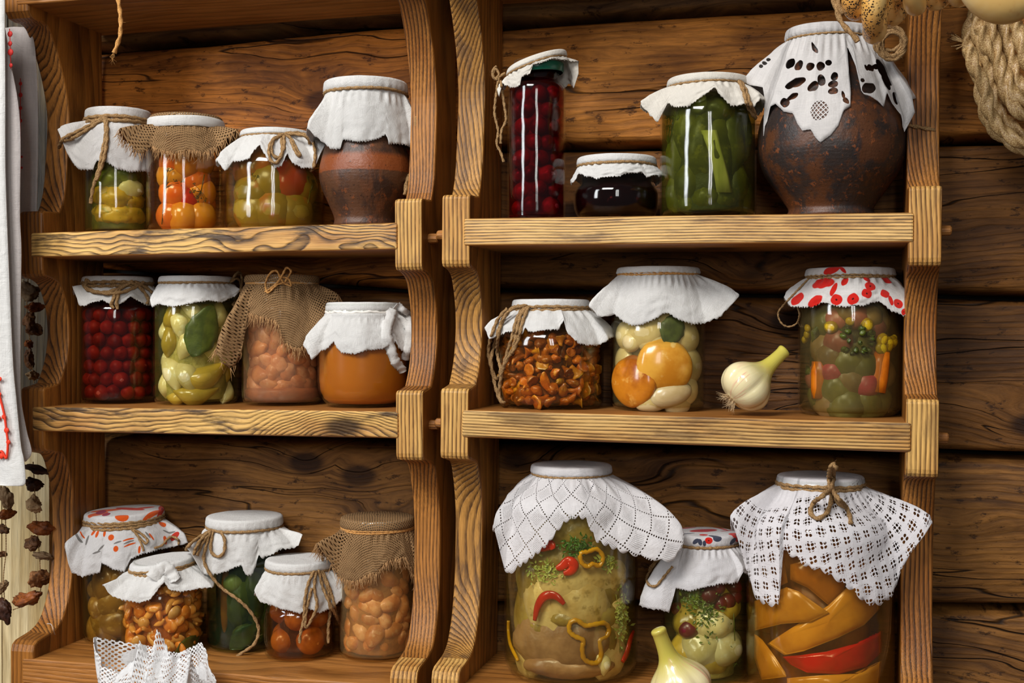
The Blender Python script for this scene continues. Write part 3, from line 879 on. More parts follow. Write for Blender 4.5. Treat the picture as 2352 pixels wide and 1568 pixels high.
def berry(r, mat, dimple=.12, seed=0, squash=1.0, seg=18, lump=.02):
    def f(d):
        q = 1-dimple*exp(-((1-d.z)/.03))+lump*mnoise.noise(d*2+Vector((seed, 0, 0)))
        return Vector((d.x*r*q, d.y*r*q, d.z*r*q*squash))
    return blob(f, seg, 12, mat, 'berry')

def lumpy(rx, ry, rz, mat, seed=0, lump=.15, fr=1.5, bend=0, seg=20, rings=14, crease=0, name='lump'):
    def f(d):
        q = 1+lump*mnoise.noise(d*fr+Vector((seed*3.1, seed, 0)))+lump*.4*mnoise.noise(d*fr*3+Vector((seed, 5, 0)))
        if crease: q -= crease*exp(-((d.x/.12)**2))*max(0, -d.y)
        p = Vector((d.x*rx*q, d.y*ry*q, d.z*rz*q))
        if bend: p.x += bend*(p.z/rz)**2*rx
        return p
    return blob(f, seg, rings, mat, name)

def clove(L, w_, mat, seed=0):
    def f(d):
        t = (d.z+1)/2
        wdt = w_*(.35+.65*sin(pi*min(1, t*1.02)**.75)) if t < .98 else w_*.35
        q = 1+.05*mnoise.noise(d*2+Vector((seed, 0, 0)))
        x = d.x*wdt*q; y = d.y*wdt*.85*q
        if d.x < 0: x *= .62
        return Vector((x+.35*w_*(1-(2*t-1)**2), y, d.z*L*.5))
    return blob(f, 18, 16, mat, 'garlic_clove')

def capmesh(r, mat, mat2=None, h=.45, seed=0):
    """mushroom cap lying with its dome along -y"""
    def f(d):
        q = 1+.06*mnoise.noise(d*1.8+Vector((seed, 0, 0)))
        y = d.y*h if d.y < 0 else d.y*h*.35
        return Vector((d.x*r*q, y*r, d.z*r*q*.96))
    return blob(f, 26, 18, mat, 'mushroom_cap')

def leafmesh(L, w_, mat, R, seed=0):
    """pointed leaf curved to lie inside a round jar of radius R, facing -y"""
    V = []; F = []; n = 16; m = 6
    for i in range(n+1):
        t = i/n; h = w_*sin(pi*t**.85)**.8*(1+.05*sin(t*40+seed))
        for j in range(m+1):
            s = (j/m-.5)*2
            x = s*h; z = (t-.5)*L; y = -(sqrt(max(1e-6, R*R-x*x))-R)+.0012*abs(s)*-1+.0008*sin(t*9+s*3)
            V.append((x, y, z))
    for i in range(n):
        for j in range(m): a = i*(m+1)+j; F.append((a, a+1, a+m+2, a+m+1))
    return mesh('leaf', V, F, mat)

def solid(o, th=.0006):
    s_ = o.modifiers.new('s', 'SOLIDIFY'); s_.thickness = th; return o

def sprig(mb, p, n, L, spread, seed=0, r=.00035, dirv=(0, 0, 1)):
    rnd = random.Random(seed); d0 = Vector(dirv).normalized()
    for i in range(n):
        d = (d0+Vector((rnd.gauss(0, spread), rnd.gauss(0, spread*.35), rnd.gauss(0, spread)))).normalized()
        l = L*rnd.uniform(.6, 1.1); e = p+d*l
        mb.add(*tube([p, p+d*l*.5+Vector((0, 0, l*.04)), e], lambda t: r*(1-.5*t), 4))
        for j in range(5):
            dd = (d+Vector((rnd.gauss(0, .6), rnd.gauss(0, .3), rnd.gauss(0, .6)))).normalized()
            mb.add(*tube([e, e+dd*l*.22], lambda t: r*.8, 3))
            q = e+dd*l*.24; s = r*1.9
            mb.add([q+Vector((s, 0, 0)), q+Vector((-s, 0, 0)), q+Vector((0, s, 0)), q+Vector((0, -s, 0)), q+Vector((0, 0, s)), q+Vector((0, 0, -s))],
                   [(0, 2, 4), (2, 1, 4), (1, 3, 4), (3, 0, 4), (2, 0, 5), (1, 2, 5), (3, 1, 5), (0, 3, 5)])
# ================================================================== the jars, shelf by shelf
def clay(name, c1, c2, c3, band=None):
    g = G(name); oc = g.oc(); x, y, z = g.sep(oc)
    n = g.noise(oc, 22, 6, .65).outputs[0]; n2 = g.noise(oc, 90, 5, .7).outputs[0]
    st = g.noise(g.vec(g.m_('MULTIPLY', x, 60.0), g.m_('MULTIPLY', y, 60.0), g.m_('MULTIPLY', z, 9.0)), 1, 4, .6).outputs[0]
    c = g.mix(g.smooth(n, .44, .56), c1, c2)
    c = g.mix(g.smooth(st, .5, .68, 0, .75), c, c3)
    if band:
        zn = g.m_('ADD', z, g.m_('MULTIPLY', n2, .004))
        c = g.mix(g.m_('MULTIPLY', g.smooth(zn, band[0]-.001, band[0]+.001), g.smooth(zn, band[1]-.004, band[1]+.004, 1, 0)), c, band[2])
    c = g.mix(g.smooth(n2, .56, .66, 0, .6), c, srgb('8E4E26'))
    c = g.mix(g.smooth(g.noise(oc, 300, 2, .5).outputs[0], .66, .72, 0, .7), c, srgb('1A0F0A'))
    h = g.m_('ADD', n2, g.m_('MULTIPLY', g.m_('SINE', g.m_('MULTIPLY', z, 1500.0)), .02))
    return g.end(g.bsdf(col=c, rough=.42, spec=.45, normal=g.bump(h, .0012)))

S = 'on the left unit\'s top shelf'
# ---- 1 pickled squash
J = make_jar(1, 0, 1, 272, 526, 77, 'small jar of green and yellow pickled squash under a stained white cloth', Y=.085, lidx=(206, 352), lidy=243, twy=272)
brine(J, brine_mat('squash_brine', (.80, .74, .42), (.25, .2, .04), .15))
filling(J, .74, (srgb('6E6A1C'), srgb('4A4A14')))
J.mag = 1.14; J.magx = 1.08
FQ = [food('yellow_squash', srgb('D4A62C'), srgb('B48A1C'), 50, c3=srgb('8E8420')), food('green_squash', srgb('7F8A1E'), srgb('50601A'), 50), food('white_garlic', srgb('E8DDB4'), srgb('D6C48E'), 30)]
for n, (px, py, ins, mi, sx, sy, sz) in enumerate([(215, 410, .014, 1, .014, .010, .012), (245, 405, .012, 1, .016, .01, .013), (300, 400, .012, 1, .016, .01, .012), (222, 448, .013, 0, .017, .011, .013), (262, 452, .013, 0, .02, .012, .015), (318, 460, .014, 0, .017, .012, .013), (225, 488, .014, 0, .018, .012, .012), (268, 492, .014, 0, .02, .012, .013), (312, 492, .014, 0, .02, .012, .013), (306, 433, .008, 2, .0165, .008, .012), (335, 420, .018, 1, .014, .01, .014), (270, 430, .03, 1, .02, .015, .02), (262, 470, .034, 0, .02, .015, .02)]):
    a, p = spot(J, px, py, ins)
    put(J, lumpy(sx, sy, sz, FQ[mi], n, .25, 1.6, name='squash_piece'), ['squash_piece', 'squash_piece', 'garlic_clove'][mi], ['piece of yellow pickled squash in the stained-cloth jar', 'piece of green pickled squash in the stained-cloth jar', 'pale garlic clove pressed to the glass of the stained-cloth jar'][mi], ['squash', 'squash', 'garlic'][mi], ['yellow squash in the first jar', 'green squash in the first jar', None][mi], p, face_out(a))
cover(J, [(134, 300, 1.8), (138, 345, 1.6), (160, 375, 1.4), (183, 390, 1.3), (213, 390, 1.15), (222, 368, 1.1), (245, 372, 1.06), (270, 388, 1.06), (300, 395, 1.08), (337, 393, 1.15), (352, 372, 1.25)], M_STAINED, .09, 1, curve=1.9)
tie(J, .0028, 2, [[(238, 268), (205, 288), (172, 305), (146, 318), (136, 338)], [(240, 270), (200, 298), (165, 318), (140, 325)], [(240, 268), (243, 305), (236, 345), (228, 385), (214, 430), (208, 468)], [(244, 270), (246, 310), (240, 360), (222, 415)]], tr=.0024, fuzz=1.6)
lid(J)
# ---- 2 yellow tomatoes
J = make_jar(2, 0, 1, 428, 523, 89, 'jar of yellow and orange pickled tomatoes under burlap with a white ribbon', Y=.07, lidx=(348, 512), lidy=256, twy=281, base=.88)
brine(J, brine_mat('tomato_brine', (.97, .78, .5), (.4, .12, .02), .06))
filling(J, .6, (srgb('C8641C'), srgb('8E3A10')))
J.magx = 1.04; J.mag = 1.05
TM = [berry(.0245, food('yellow_tomato', srgb('E8A02C'), srgb('D88418'), 25, rough=.2, coat=.4), .1, 1), berry(.0235, food('orange_tomato', srgb('E27A20'), srgb('D0580F'), 25, rough=.2, coat=.4), .1, 2), berry(.0235, food('red_tomato', srgb('CC2A0A'), srgb('A51E08'), 25, rough=.2, coat=.4), .1, 3)]
for n, (px, py, ins, mi) in enumerate([(370, 492, .0235, 1), (412, 494, .024, 0), (484, 496, .024, 0), (380, 440, .024, 1), (428, 452, .03, 2), (458, 470, .04, 2), (488, 440, .026, 0), (372, 400, .025, 0), (470, 412, .028, 1), (380, 372, .025, 1), (425, 372, .025, 0), (478, 370, .026, 0), (505, 470, .03, 1), (430, 410, .035, 1)]):
    a, p = spot(J, px, py, ins)
    put(J, TM[mi], 'tomato', ['yellow pickled tomato in the burlap and ribbon jar', 'orange pickled tomato in the burlap and ribbon jar', 'red pickled tomato in the burlap and ribbon jar'][mi], 'tomato', ['yellow tomatoes in the ribbon jar', 'orange tomatoes in the ribbon jar', 'red tomatoes in the ribbon jar'][mi], p, rrot(random.Random(n)), .97)
M_DILL = food('dill_stalk', srgb('6F6A1E'), srgb('4A4712'), 80)
def dill(J, px, py, px2, py2, L, label, seed, mat, n=11, spread=.55, r=.0004):
    Ji = J.Mw.inverted(); mb = MB(); a0, p0 = spot(J, px, py, .002); a1, p1 = spot(J, px2, py2, .002)
    mb.add(*tube([p0, (p0+p1)/2, p1], r*1.6, 5)); sprig(mb, p1, n, L, spread, seed, r, (p1-p0))
    for v in mb.V:
        h = sqrt(v.x**2+v.y**2); lim = J.R-.0035
        if h > lim: v.x *= lim/h; v.y *= lim/h
    o = mb.obj('dill_sprig', mat); o.matrix_world = J.Mw; return tag(o, label, 'dill')
dill(J, 371, 515, 378, 432, .026, 'brown dry dill umbel inside the yellow tomato jar, left side', 4, M_DILL, 9, .6, .00045)
dill(J, 470, 400, 462, 440, .012, 'dark green dill tuft inside the yellow tomato jar, right side', 9, food('dark_dill', srgb('4C4A12'), srgb('2F3410'), 80), 14, .9, .0004)
lid(J)
cover(J, [(272, 296, 1.9), (290, 322, 1.7), (312, 350, 1.5), (332, 352, 1.3), (345, 335, 1.1), (365, 345, 1.07), (400, 352, 1.06), (440, 345, 1.07), (470, 352, 1.1), (500, 338, 1.2), (522, 318, 1.4), (545, 298, 1.6)], M_BURLAP, .06, 2, dome=.004)
fringe(J, .012, 2)
mbx = MB(); P = []
for i in range(64):
    a = 2*pi*i/64
    P.append(a)
zz = [(-.0075, .0), (-.006, .0012), (-.002, .0018), (.003, .0016), (.0055, .001), (.0065, 0)]
V = []; F = []
for i, a in enumerate(P):
    for j, (dz, dr) in enumerate(zz):
        r = J.lidR+.0012+dr+.0003*sin(17*a+j*2); V.append((r*sin(a), -r*cos(a), J.z_tw+.0035+dz+.0006*sin(3*a)))
for i in range(64):
    l = (i+1) % 64
    for j in range(5): F.append((i*6+j, l*6+j, l*6+j+1, i*6+j+1))
obj('ribbon', mesh('ribbon', V, F, M_LINEN, True, [(v[0], v[2]) for v in V]), J.root)
# ---- 3 green and red tomatoes
J = make_jar(3, 0, 1, 632, 515, 113, 'wide jar of green and red tomatoes under white cloth with a looped twine bow', Y=.085, lidx=(550, 708), lidy=290, twy=306, base=.9, sh=372)
brine(J, brine_mat('green_brine', (.86, .74, .38), (.28, .18, .02), .12))
filling(J, .66, (srgb('7A5A1C'), srgb('5A4414')))
J.magx = 1.05; J.mag = 1.12
GT = [berry(.03, food('green_tomato', srgb('A07E26'), srgb('7E661A'), 16, rough=.3, coat=.2, c3=srgb('B0601C')), .1, 4), berry(.032, food('ripe_tomato', srgb('D8481A'), srgb('B83010'), 14, rough=.2, coat=.4), .1, 5), berry(.026, food('brown_tomato', srgb('A8551C'), srgb('8A4A18'), 20, rough=.25, coat=.3), .1, 6)]
for n, (px, py, ins, mi) in enumerate([(612, 415, .031, 0), (680, 415, .032, 1), (545, 385, .024, 2), (560, 440, .027, 0), (560, 480, .026, 0), (625, 480, .027, 0), (690, 485, .027, 0), (580, 370, .03, 2), (640, 372, .045, 2), (720, 430, .03, 0), (630, 440, .06, 1), (560, 420, .06, 2)]):
    a, p = spot(J, px, py, ins)
    put(J, GT[mi], 'tomato', ['olive green tomato in the wide jar with looped bow', 'ripe red tomato in the wide jar with looped bow', 'small brown-orange tomato in the wide jar with looped bow'][mi], 'tomato', ['green tomatoes in the wide jar', 'red tomatoes in the wide jar', 'brown tomatoes in the wide jar'][mi], p, rrot(random.Random(n+50)))
dill(J, 700, 500, 712, 440, .02, 'thin dill stalks inside the wide tomato jar, right side', 14, M_DILL, 8, .5, .0004)
dill(J, 573, 480, 577, 430, .014, 'thin dill stalks inside the wide tomato jar, left side', 15, M_DILL, 6, .4, .0004)
cover(J, [(500, 370, 1.35), (516, 396, 1.3), (524, 373, 1.12), (548, 370, 1.08), (572, 364, 1.06), (584, 345, 1.03), (597, 333, 1.0), (612, 362, 1.04), (633, 386, 1.07), (648, 380, 1.06), (660, 350, 1.02), (671, 374, 1.06), (694, 386, 1.1), (722, 386, 1.16), (738, 350, 1.25), (746, 332, 1.35)], M_LINEN, .07, 3)
tie(J, .0013, 1, [[(652, 308), (630, 318), (618, 340), (622, 368), (636, 373), (648, 350), (646, 318)], [(646, 312), (628, 322), (624, 350), (640, 362), (652, 340), (652, 312)], [(652, 308), (668, 318), (680, 340), (690, 358), (680, 350), (668, 322)], [(655, 306), (690, 306), (715, 320), (724, 350), (720, 385), (714, 392)], [(660, 306), (700, 312), (712, 330)]], tr=.0021)
lid(J)
# ---- crock 1
def crock_prof(J, pts):
    out = [(0, .001)]
    for i, (py, k) in enumerate(pts):
        out.append((k*J.R, max(0, cyl_hit(J, CXX, py, k*J.R)[2]) if i else 0))
    return out
CXX = 840
J = make_jar(4, 0, 1, 840, 508, 106, 'brown clay crock with a rusty orange band under a long white cloth', Y=.074, neck=.8, lidx=(756, 948), lidy=172, twy=201, glass=False, cat='crock', name='clay_crock',
             prof=lambda J: crock_prof(J, [(505, .64), (498, .67), (480, .72), (450, .84), (420, .95), (395, 1), (370, .99), (345, .93), (320, .86), (290, .80), (250, .78), (205, .80), (180, .80)]))
zb0 = cyl_hit(J, 840, 384, J.R)[2]; zb1 = cyl_hit(J, 840, 345, J.R)[2]
P = [(r, z) for r, z in J.P]; P2 = catmull([Vector((r, z, 0)) for r, z in P], 4); P2 = [(max(v.x, 0), v.y) for v in P2]
P2 += [(P2[-1][0]-.006, P2[-1][1]), (P2[-1][0]-.006, P2[-1][1]-.02)]
V, F = lathe(P2, 72, lambda a, z: 1+.008*mnoise.noise(Vector((cos(a)*2, sin(a)*2, z*20))))
obj('clay_body', mesh('clay_body', V, F, clay('brown_clay', srgb('5A3A26'), srgb('3E2A20'), srgb('6B4026'), (zb0, zb1, srgb('84441F')))), J.root)
cover(J, [(704, 293, 1.5), (716, 308, 1.4), (746, 330, 1.15), (764, 343, 1.05), (782, 342, 1.0), (787, 320, .96), (824, 327, .95), (863, 321, .95), (887, 309, .96), (893, 330, .98), (924, 331, 1.02), (945, 338, 1.1), (957, 284, 1.25)], M_LINEN, .06, 4, curve=1.25)
tie(J, .002, 1, [[(948, 215), (951, 250), (956, 290), (952, 340), (948, 380), (935, 415), (930, 448)]], tr=.0026)
# ---- 5 tall cherries
S = 'tall cherry jar'
J = make_jar(5, 1, 1, 1232, 497, 67, 'tall narrow jar of dark red cherries with a tilted cloth and green lid', Y=.055, neck=.78, lidx=(1164, 1302), lidy=122, twy=139, tilt=.32, base=.94, sh=196, hb=.12)
J.root['label'] = 'tall narrow jar of dark red cherries with a tilted cloth and green lid'
J.H -= .017
filling(J, .62, (srgb('5A0814'), srgb('30040A')))
brine(J, brine_mat('cherry_brine', (.5, .014, .03), (.05, .0, .002), .10), top=J.z_tw-.001)
CH = [berry(.0118, food('cherry_skin', srgb('8E1020'), srgb('560812'), 60, rough=.4, coat=.1), .18, 7), berry(.0112, food('cherry_skin_dark', srgb('720C18'), srgb('3E0610'), 60, rough=.4, coat=.1), .18, 8)]
shell(J, CH, .0113, 'cherry', 'dark red cherry inside the tall narrow jar with green lid', 'cherry', 'cherries in the tall jar', gapz=1.8, gapa=2.05, z1=J.zs, jit=.08, arc=2.4)
zg = cyl_hit(J, 1270, 149, J.lidR)[2]-.001
r = J.lidR*.955-.0022; V, F = lathe([(0, zg+.0062), (r*.8, zg+.0062), (r*.86, zg+.0070), (r-.001, zg+.0070), (r, zg+.0055), (r, zg-.004), (r-.0012, zg-.005)], 48)
V = [(x, y, z+.08*x) for x, y, z in V]
obj('lid', mesh('lid', V, F, M_GREENLID), J.root)
cover(J, [(1143, 205, 1.35), (1147, 226, 1.3), (1157, 192, 1.15), (1174, 202, 1.08), (1194, 196, 1.06), (1198, 178, 1.04), (1217, 168, 1.04), (1224, 148, 1.05), (1245, 143, 1.06), (1268, 133, 1.08), (1290, 137, 1.1), (1308, 140, 1.15), (1331, 142, 1.45), (1322, 165, 1.4), (1312, 195, 1.3)], M_CREAM, .05, 5, drop_back=J.z_tw-.02)
tie(J, .0012, 1, [[(1160, 168), (1146, 180), (1140, 215), (1136, 260), (1144, 300), (1141, 330), (1150, 350), (1157, 372)], [(1150, 185), (1158, 240), (1162, 275), (1152, 300), (1150, 330)], [(1140, 152), (1131, 165), (1136, 180), (1146, 172), (1138, 158), (1132, 175), (1142, 184)]], tr=.0016, fuzz=2)
# ---- 6 small dark jam
J = make_jar(6, 1, 1, 1416, 500, 99, 'squat round jar of almost black cherry jam under a small white cloth', Y=.075, neck=.84, lidx=(1326, 1508), lidy=350, twy=371, base=.74, hb=.45, sh=436)
brine(J, brine_mat('jam_brine', (.10, .012, .012), (.008, .001, .001), .5), top=J.z_tw-.004)
DC = [berry(.0175, food('black_cherry', srgb('3A0C10'), srgb('22070A'), 40, rough=.15, coat=.6), .1, 9)]
shell(J, DC, .0168, 'cherry', 'nearly black cherry in the squat jam jar', 'cherry', 'black cherries in the squat jar', z0=.004, gapz=1.75, z1=J.z_tw-.02)
cover(J, [(1316, 418, 1.12), (1326, 398, 1.08), (1340, 403, 1.02), (1370, 410, 1.0), (1400, 405, 1.0), (1425, 404, 1.0), (1432, 399, 1.0), (1475, 396, 1.02), (1485, 408, 1.04), (1500, 403, 1.08), (1513, 404, 1.12)], M_LINEN, .04, 6)
tie(J, .0018, 1)
# ---- 7 cucumbers
J = make_jar(7, 1, 1, 1626, 496, 110, 'large jar of green pickled cucumbers with a pale celery stick', Y=.062, lidx=(1534, 1722), lidy=163, twy=184, base=.9, sh=248)
brine(J, brine_mat('cucumber_brine', (.50, .52, .18), (.10, .10, .015), .16))
filling(J, .76, (srgb('3E4416'), srgb('262C0C')))
J.mag = 1.12; J.magx = 1.06
CU = food('cucumber_skin', srgb('66661C'), srgb('434612'), 30, rough=.4, c3=srgb('84802C'), coat=.1, bump=.002)
for n, (px, py, ins, L, roll, r_) in enumerate([(1560, 420, .018, .045, .08, .017), (1600, 330, .02, .07, .03, .02), (1655, 340, .021, .07, -.05, .0205), (1700, 330, .02, .075, .02, .019), (1560, 300, .017, .06, -.05, .017), (1620, 450, .018, .03, 1.4, .014), (1680, 450, .018, .03, 1.5, .014), (1600, 235, .014, .022, .1, .013), (1660, 245, .02, .03, .2, .017), (1560, 465, .016, .02, 1.2, .012), (1715, 420, .018, .045, .1, .016), (1534, 360, .015, .06, .05, .0145), (1724, 310, .015, .06, 0, .0145), (1728, 450, .015, .04, 0, .0145), (1532, 445, .014, .04, 0, .0135)]):
    a, p = spot(J, px, py, ins)
    put(J, lumpy(r_, r_, L*.55, CU, n, .12, 2.2, .08, name='cucumber'), 'cucumber', 'green pickled cucumber pressed against the glass of the big cucumber jar', 'cucumber', 'cucumbers in the big jar', p, face_out(a, roll))
a, p = spot(J, 1600, 233, .006); put(J, lumpy(.0095, .008, .012, food('pale_cucumber_end', srgb('9CA24A'), srgb('7C8630'), 30), 3, .1, name='cucumber_end'), 'cucumber_end', 'pale rounded cucumber end just below the cloth of the cucumber jar', 'cucumber', None, p, face_out(a))
a, p = spot(J, 1647, 368, .0025)
Ji = J.Mw.inverted(); P0 = spot(J, 1628, 298, .003)[1]; P1 = spot(J, 1664, 441, .003)[1]; mb = MB()
pts = [spot(J, 1628+(36*t)+4*sin(t*3), 298+143*t, .003)[1] for t in (0, .25, .5, .75, 1)]
V = []; F = []
for i, q in enumerate(pts):
    w_ = .0095-.001*sin(i); aa = atan2(q.x, -q.y); tx = Vector((cos(aa), sin(aa), 0)); nn = Vector((sin(aa), -cos(aa), 0))
    for (du, dn) in [(-1, 0), (-.5, .18), (.1, .1), (.6, .22), (1, 0), (.7, -.3), (-.7, -.3)]: V.append(q+tx*du*w_+nn*dn*w_)
for i in range(4):
    for k in range(7): F.append((i*7+k, i*7+(k+1) % 7, (i+1)*7+(k+1) % 7, (i+1)*7+k))
F += [tuple(range(7))[::-1], tuple(28+k for k in range(7))]
o = obj('celery_stick', mesh('celery_stick', V, F, food('celery', srgb('C9C484'), srgb('A9AC5E'), 60, stretch=(1, 1, .2)))); o.matrix_world = J.Mw; tag(o, 'pale yellow-green cut celery stick slanting in the cucumber jar', 'celery')
dill(J, 1530, 400, 1536, 330, .03, 'fine green dill fronds along the left wall of the cucumber jar', 21, food('green_dill', srgb('6C7C14'), srgb('485A10'), 80), 16, .45, .00045)
cover(J, [(1470, 240, 1.6), (1490, 260, 1.45), (1514, 284, 1.3), (1520, 238, 1.1), (1548, 246, 1.05), (1580, 245, 1.03), (1592, 236, 1.03), (1603, 228, 1.02), (1625, 214, 1.0), (1642, 200, .98), (1652, 218, 1.03), (1680, 243, 1.08), (1695, 243, 1.12), (1708, 238, 1.18), (1730, 245, 1.22), (1746, 226, 1.3)], M_CREAM, .06, 7)
tie(J, .0013, 1, [[(1698, 186), (1708, 210), (1716, 240), (1728, 262), (1736, 272)], [(1700, 186), (1712, 205), (1722, 235), (1734, 262)]], tr=.0022)
# ---- crock 2
CXX = 1908
J = make_jar(8, 1, 1, 1908, 492, 166, 'big dark blackened clay pot under a white cutwork lace cloth', Y=.078, neck=.6, lidx=(1790, 1998), lidy=48, twy=75, glass=False, cat='pot', name='clay_pot', tilt=-.04,
             prof=lambda J: crock_prof(J, [(488, .56), (474, .57), (462, .60), (430, .72), (385, .89), (340, .985), (305, 1), (270, .985), (235, .92), (200, .80), (165, .68), (130, .60), (100, .58), (75, .60), (58, .61)]))
P2 = catmull([Vector((r, z, 0)) for r, z in J.P], 4); P2 = [(max(v.x, 0), v.y) for v in P2]; P2 += [(P2[-1][0]-.007, P2[-1][1]), (P2[-1][0]-.007, P2[-1][1]-.02)]
V, F = lathe(P2, 90, lambda a, z: 1+.008*mnoise.noise(Vector((cos(a)*2, sin(a)*2, z*20))))
obj('clay_body', mesh('clay_body', V, F, clay('dark_clay', srgb('55321C'), srgb('302622'), srgb('222124'))), J.root)
HOLES = []
M_CUT = None
cut_hem = [(1704, 184, 1.25), (1722, 195, 1.15), (1753, 200, 1.0), (1757, 225, .96), (1740, 270, 1.0), (1737, 344, 1.03), (1743, 300, 1.0), (1768, 245, .99), (1781, 238, .97), (1800, 256, .98), (1821, 260, .99), (1832, 285, 1.01), (1844, 300, 1.02), (1863, 297, 1.02), (1872, 315, 1.02), (1884, 327, 1.03), (1897, 318, 1.02), (1908, 310, 1.02), (1926, 287, 1.01), (1937, 255, .99), (1954, 243, .97), (1948, 215, .93), (1926, 165, .82), (1920, 112, .68), (1940, 108, .68), (1966, 150, .80), (1969, 207, .93), (1985, 217, .95), (1998, 220, .96), (2018, 232, .98), (2032, 246, .99), (2036, 212, .98), (2050, 235, 1.0), (2074, 268, 1.05), (2078, 305, 1.06), (2094, 270, 1.2), (2088, 225, 1.15)]
cover(J, cut_hem, None, .02, 8, uvcyl=1, frayed=.0002, curve=1.15)
ell = []
def he(px, py, a, b, ang=0): 
    q = cloth_uv(J, px, py)
    if not q: return
    q2 = cloth_uv(J, px+cos(ang)*5, py-sin(ang)*5); q3 = cloth_uv(J, px-sin(ang)*5, py-cos(ang)*5)
    s = J.dist/FPX; rt = 0; fa = fb = 1
    if q2: rt = atan2(q2[1]-q[1], q2[0]-q[0]); fa = min(2.5, max(.6, sqrt((q2[0]-q[0])**2+(q2[1]-q[1])**2)/(5*s)))
    if q3: fb = min(2.8, max(.6, sqrt((q3[0]-q[0])**2+(q3[1]-q[1])**2)/(5*s)))
    ell.append((q[0], q[1], a*s*fa*1.15, b*s*fb*1.15, rt))
for e in [(1868, 108, 16, 5, -.9), (1815, 146, 9, 8, 0), (1835, 149, 9, 8, .2), (1860, 153, 9, 8, 0), (1884, 152, 9, 9, 0), (1903, 144, 7, 6, 0), (1828, 189, 24, 9, .15), (1870, 197, 10, 9, .4), (1886, 184, 9, 10, .8), (1802, 236, 9, 10, .9), (1821, 221, 13, 6, .3), (1917, 175, 8, 8, .4), (1914, 192, 10, 7, 0), (1914, 208, 10, 7, 0), (1936, 217, 4, 7, .4), (1943, 230, 5, 7, .4), (1997, 202, 14, 11, .4), (2030, 165, 10, 14, 1.2), (2035, 190, 8, 9, 1.2), (2000, 155, 6, 5, 0), (2012, 153, 6, 5, 0), (1981, 184, 5, 4, 0), (1756, 145, 4, 5, .7), (1748, 152, 4, 4, .7), (1765, 137, 4, 4, .7), (2058, 225, 9, 5, -.8), (1990, 155, 3, 6, .2)]: he(*e)
gq = cloth_uv(J, 1880, 253)
def cutwork(g, u, v):
    h = None
    for (pu, pv, a, b, rt) in ell:
        du = g.m_('SUBTRACT', u, pu); dv = g.m_('SUBTRACT', v, pv)
        cu = g.m_('ADD', g.m_('MULTIPLY', du, cos(rt)/a), g.m_('MULTIPLY', dv, sin(rt)/a)); cv = g.m_('SUBTRACT', g.m_('MULTIPLY', dv, cos(rt)/b), g.m_('MULTIPLY', du, sin(rt)/b))
        d = g.m_('LESS_THAN', g.m_('ADD', g.m_('MULTIPLY', cu, cu), g.m_('MULTIPLY', cv, cv)), 1.0)
        h = d if h is None else g.m_('MAXIMUM', h, d)
    if gq:
        du = g.m_('SUBTRACT', u, gq[0]); dv = g.m_('SUBTRACT', v, gq[1]); a = g.m_('ADD', du, dv); b = g.m_('SUBTRACT', du, dv)
        ins_ = g.m_('LESS_THAN', g.m_('ADD', g.m_('MULTIPLY', du, du), g.m_('MULTIPLY', dv, dv)), .0125**2)
        th = g.m_('LESS_THAN', g.m_('MAXIMUM', g.m_('ABSOLUTE', cell(g, a, .0062)), g.m_('ABSOLUTE', cell(g, b, .0062))), .36)
        h = g.m_('MAXIMUM', h, g.m_('MULTIPLY', ins_, th))
    return h
M_CUT = linen('cutwork_linen', (.82, .79, .77), holes=cutwork)
J.cover.data.materials.append(M_CUT)
tie(J, .0012, 1)
# ================================================================== left unit, middle shelf
J = make_jar(9, 0, 2, 271, 927, 84, 'jar packed with small red berries under white cloth with thick twine', lidx=(198, 356), lidy=633, twy=652, base=.88, sh=712)
filling(J, .73, (srgb('5A1410'), srgb('380A08')))
brine(J, brine_mat('berry_brine', (.62, .16, .10), (.12, .012, .01), .12))
VB = [berry(.0108, food('viburnum', srgb('A83C26'), srgb('84261A'), 60, rough=.5, coat=.05), .22, 11), berry(.0103, food('viburnum_dark', srgb('94301E'), srgb('6C1C14'), 60, rough=.5, coat=.05), .22, 12)]
shell(J, VB, .0102, 'berry', 'small dull red berry in the berry jar with thick twine', 'berry', 'red berries in the twine-tied jar', gapz=1.82, gapa=2.0, jit=.09, z1=J.zs+.012)
cover(J, [(169, 657, 1.25), (180, 702, 1.2), (195, 702, 1.12), (212, 695, 1.06), (237, 688, 1.04), (249, 698, 1.04), (276, 699, 1.04), (290, 690, 1.04), (298, 680, 1.03), (318, 690, 1.06), (341, 703, 1.12), (352, 690, 1.15), (357, 672, 1.2)], M_LINEN, .07, 9)
tie(J, .0026, 2, [[(205, 645), (192, 655), (215, 668), (250, 674), (290, 668), (330, 648)], [(200, 640), (198, 662), (232, 672), (275, 662), (305, 645)], [(270, 662), (262, 682), (256, 700), (262, 708)], [(276, 660), (268, 690), (270, 710)], [(300, 648), (322, 660), (340, 685), (338, 698)], [(310, 646), (335, 660), (350, 672)]], tr=.0024, fuzz=1.8)
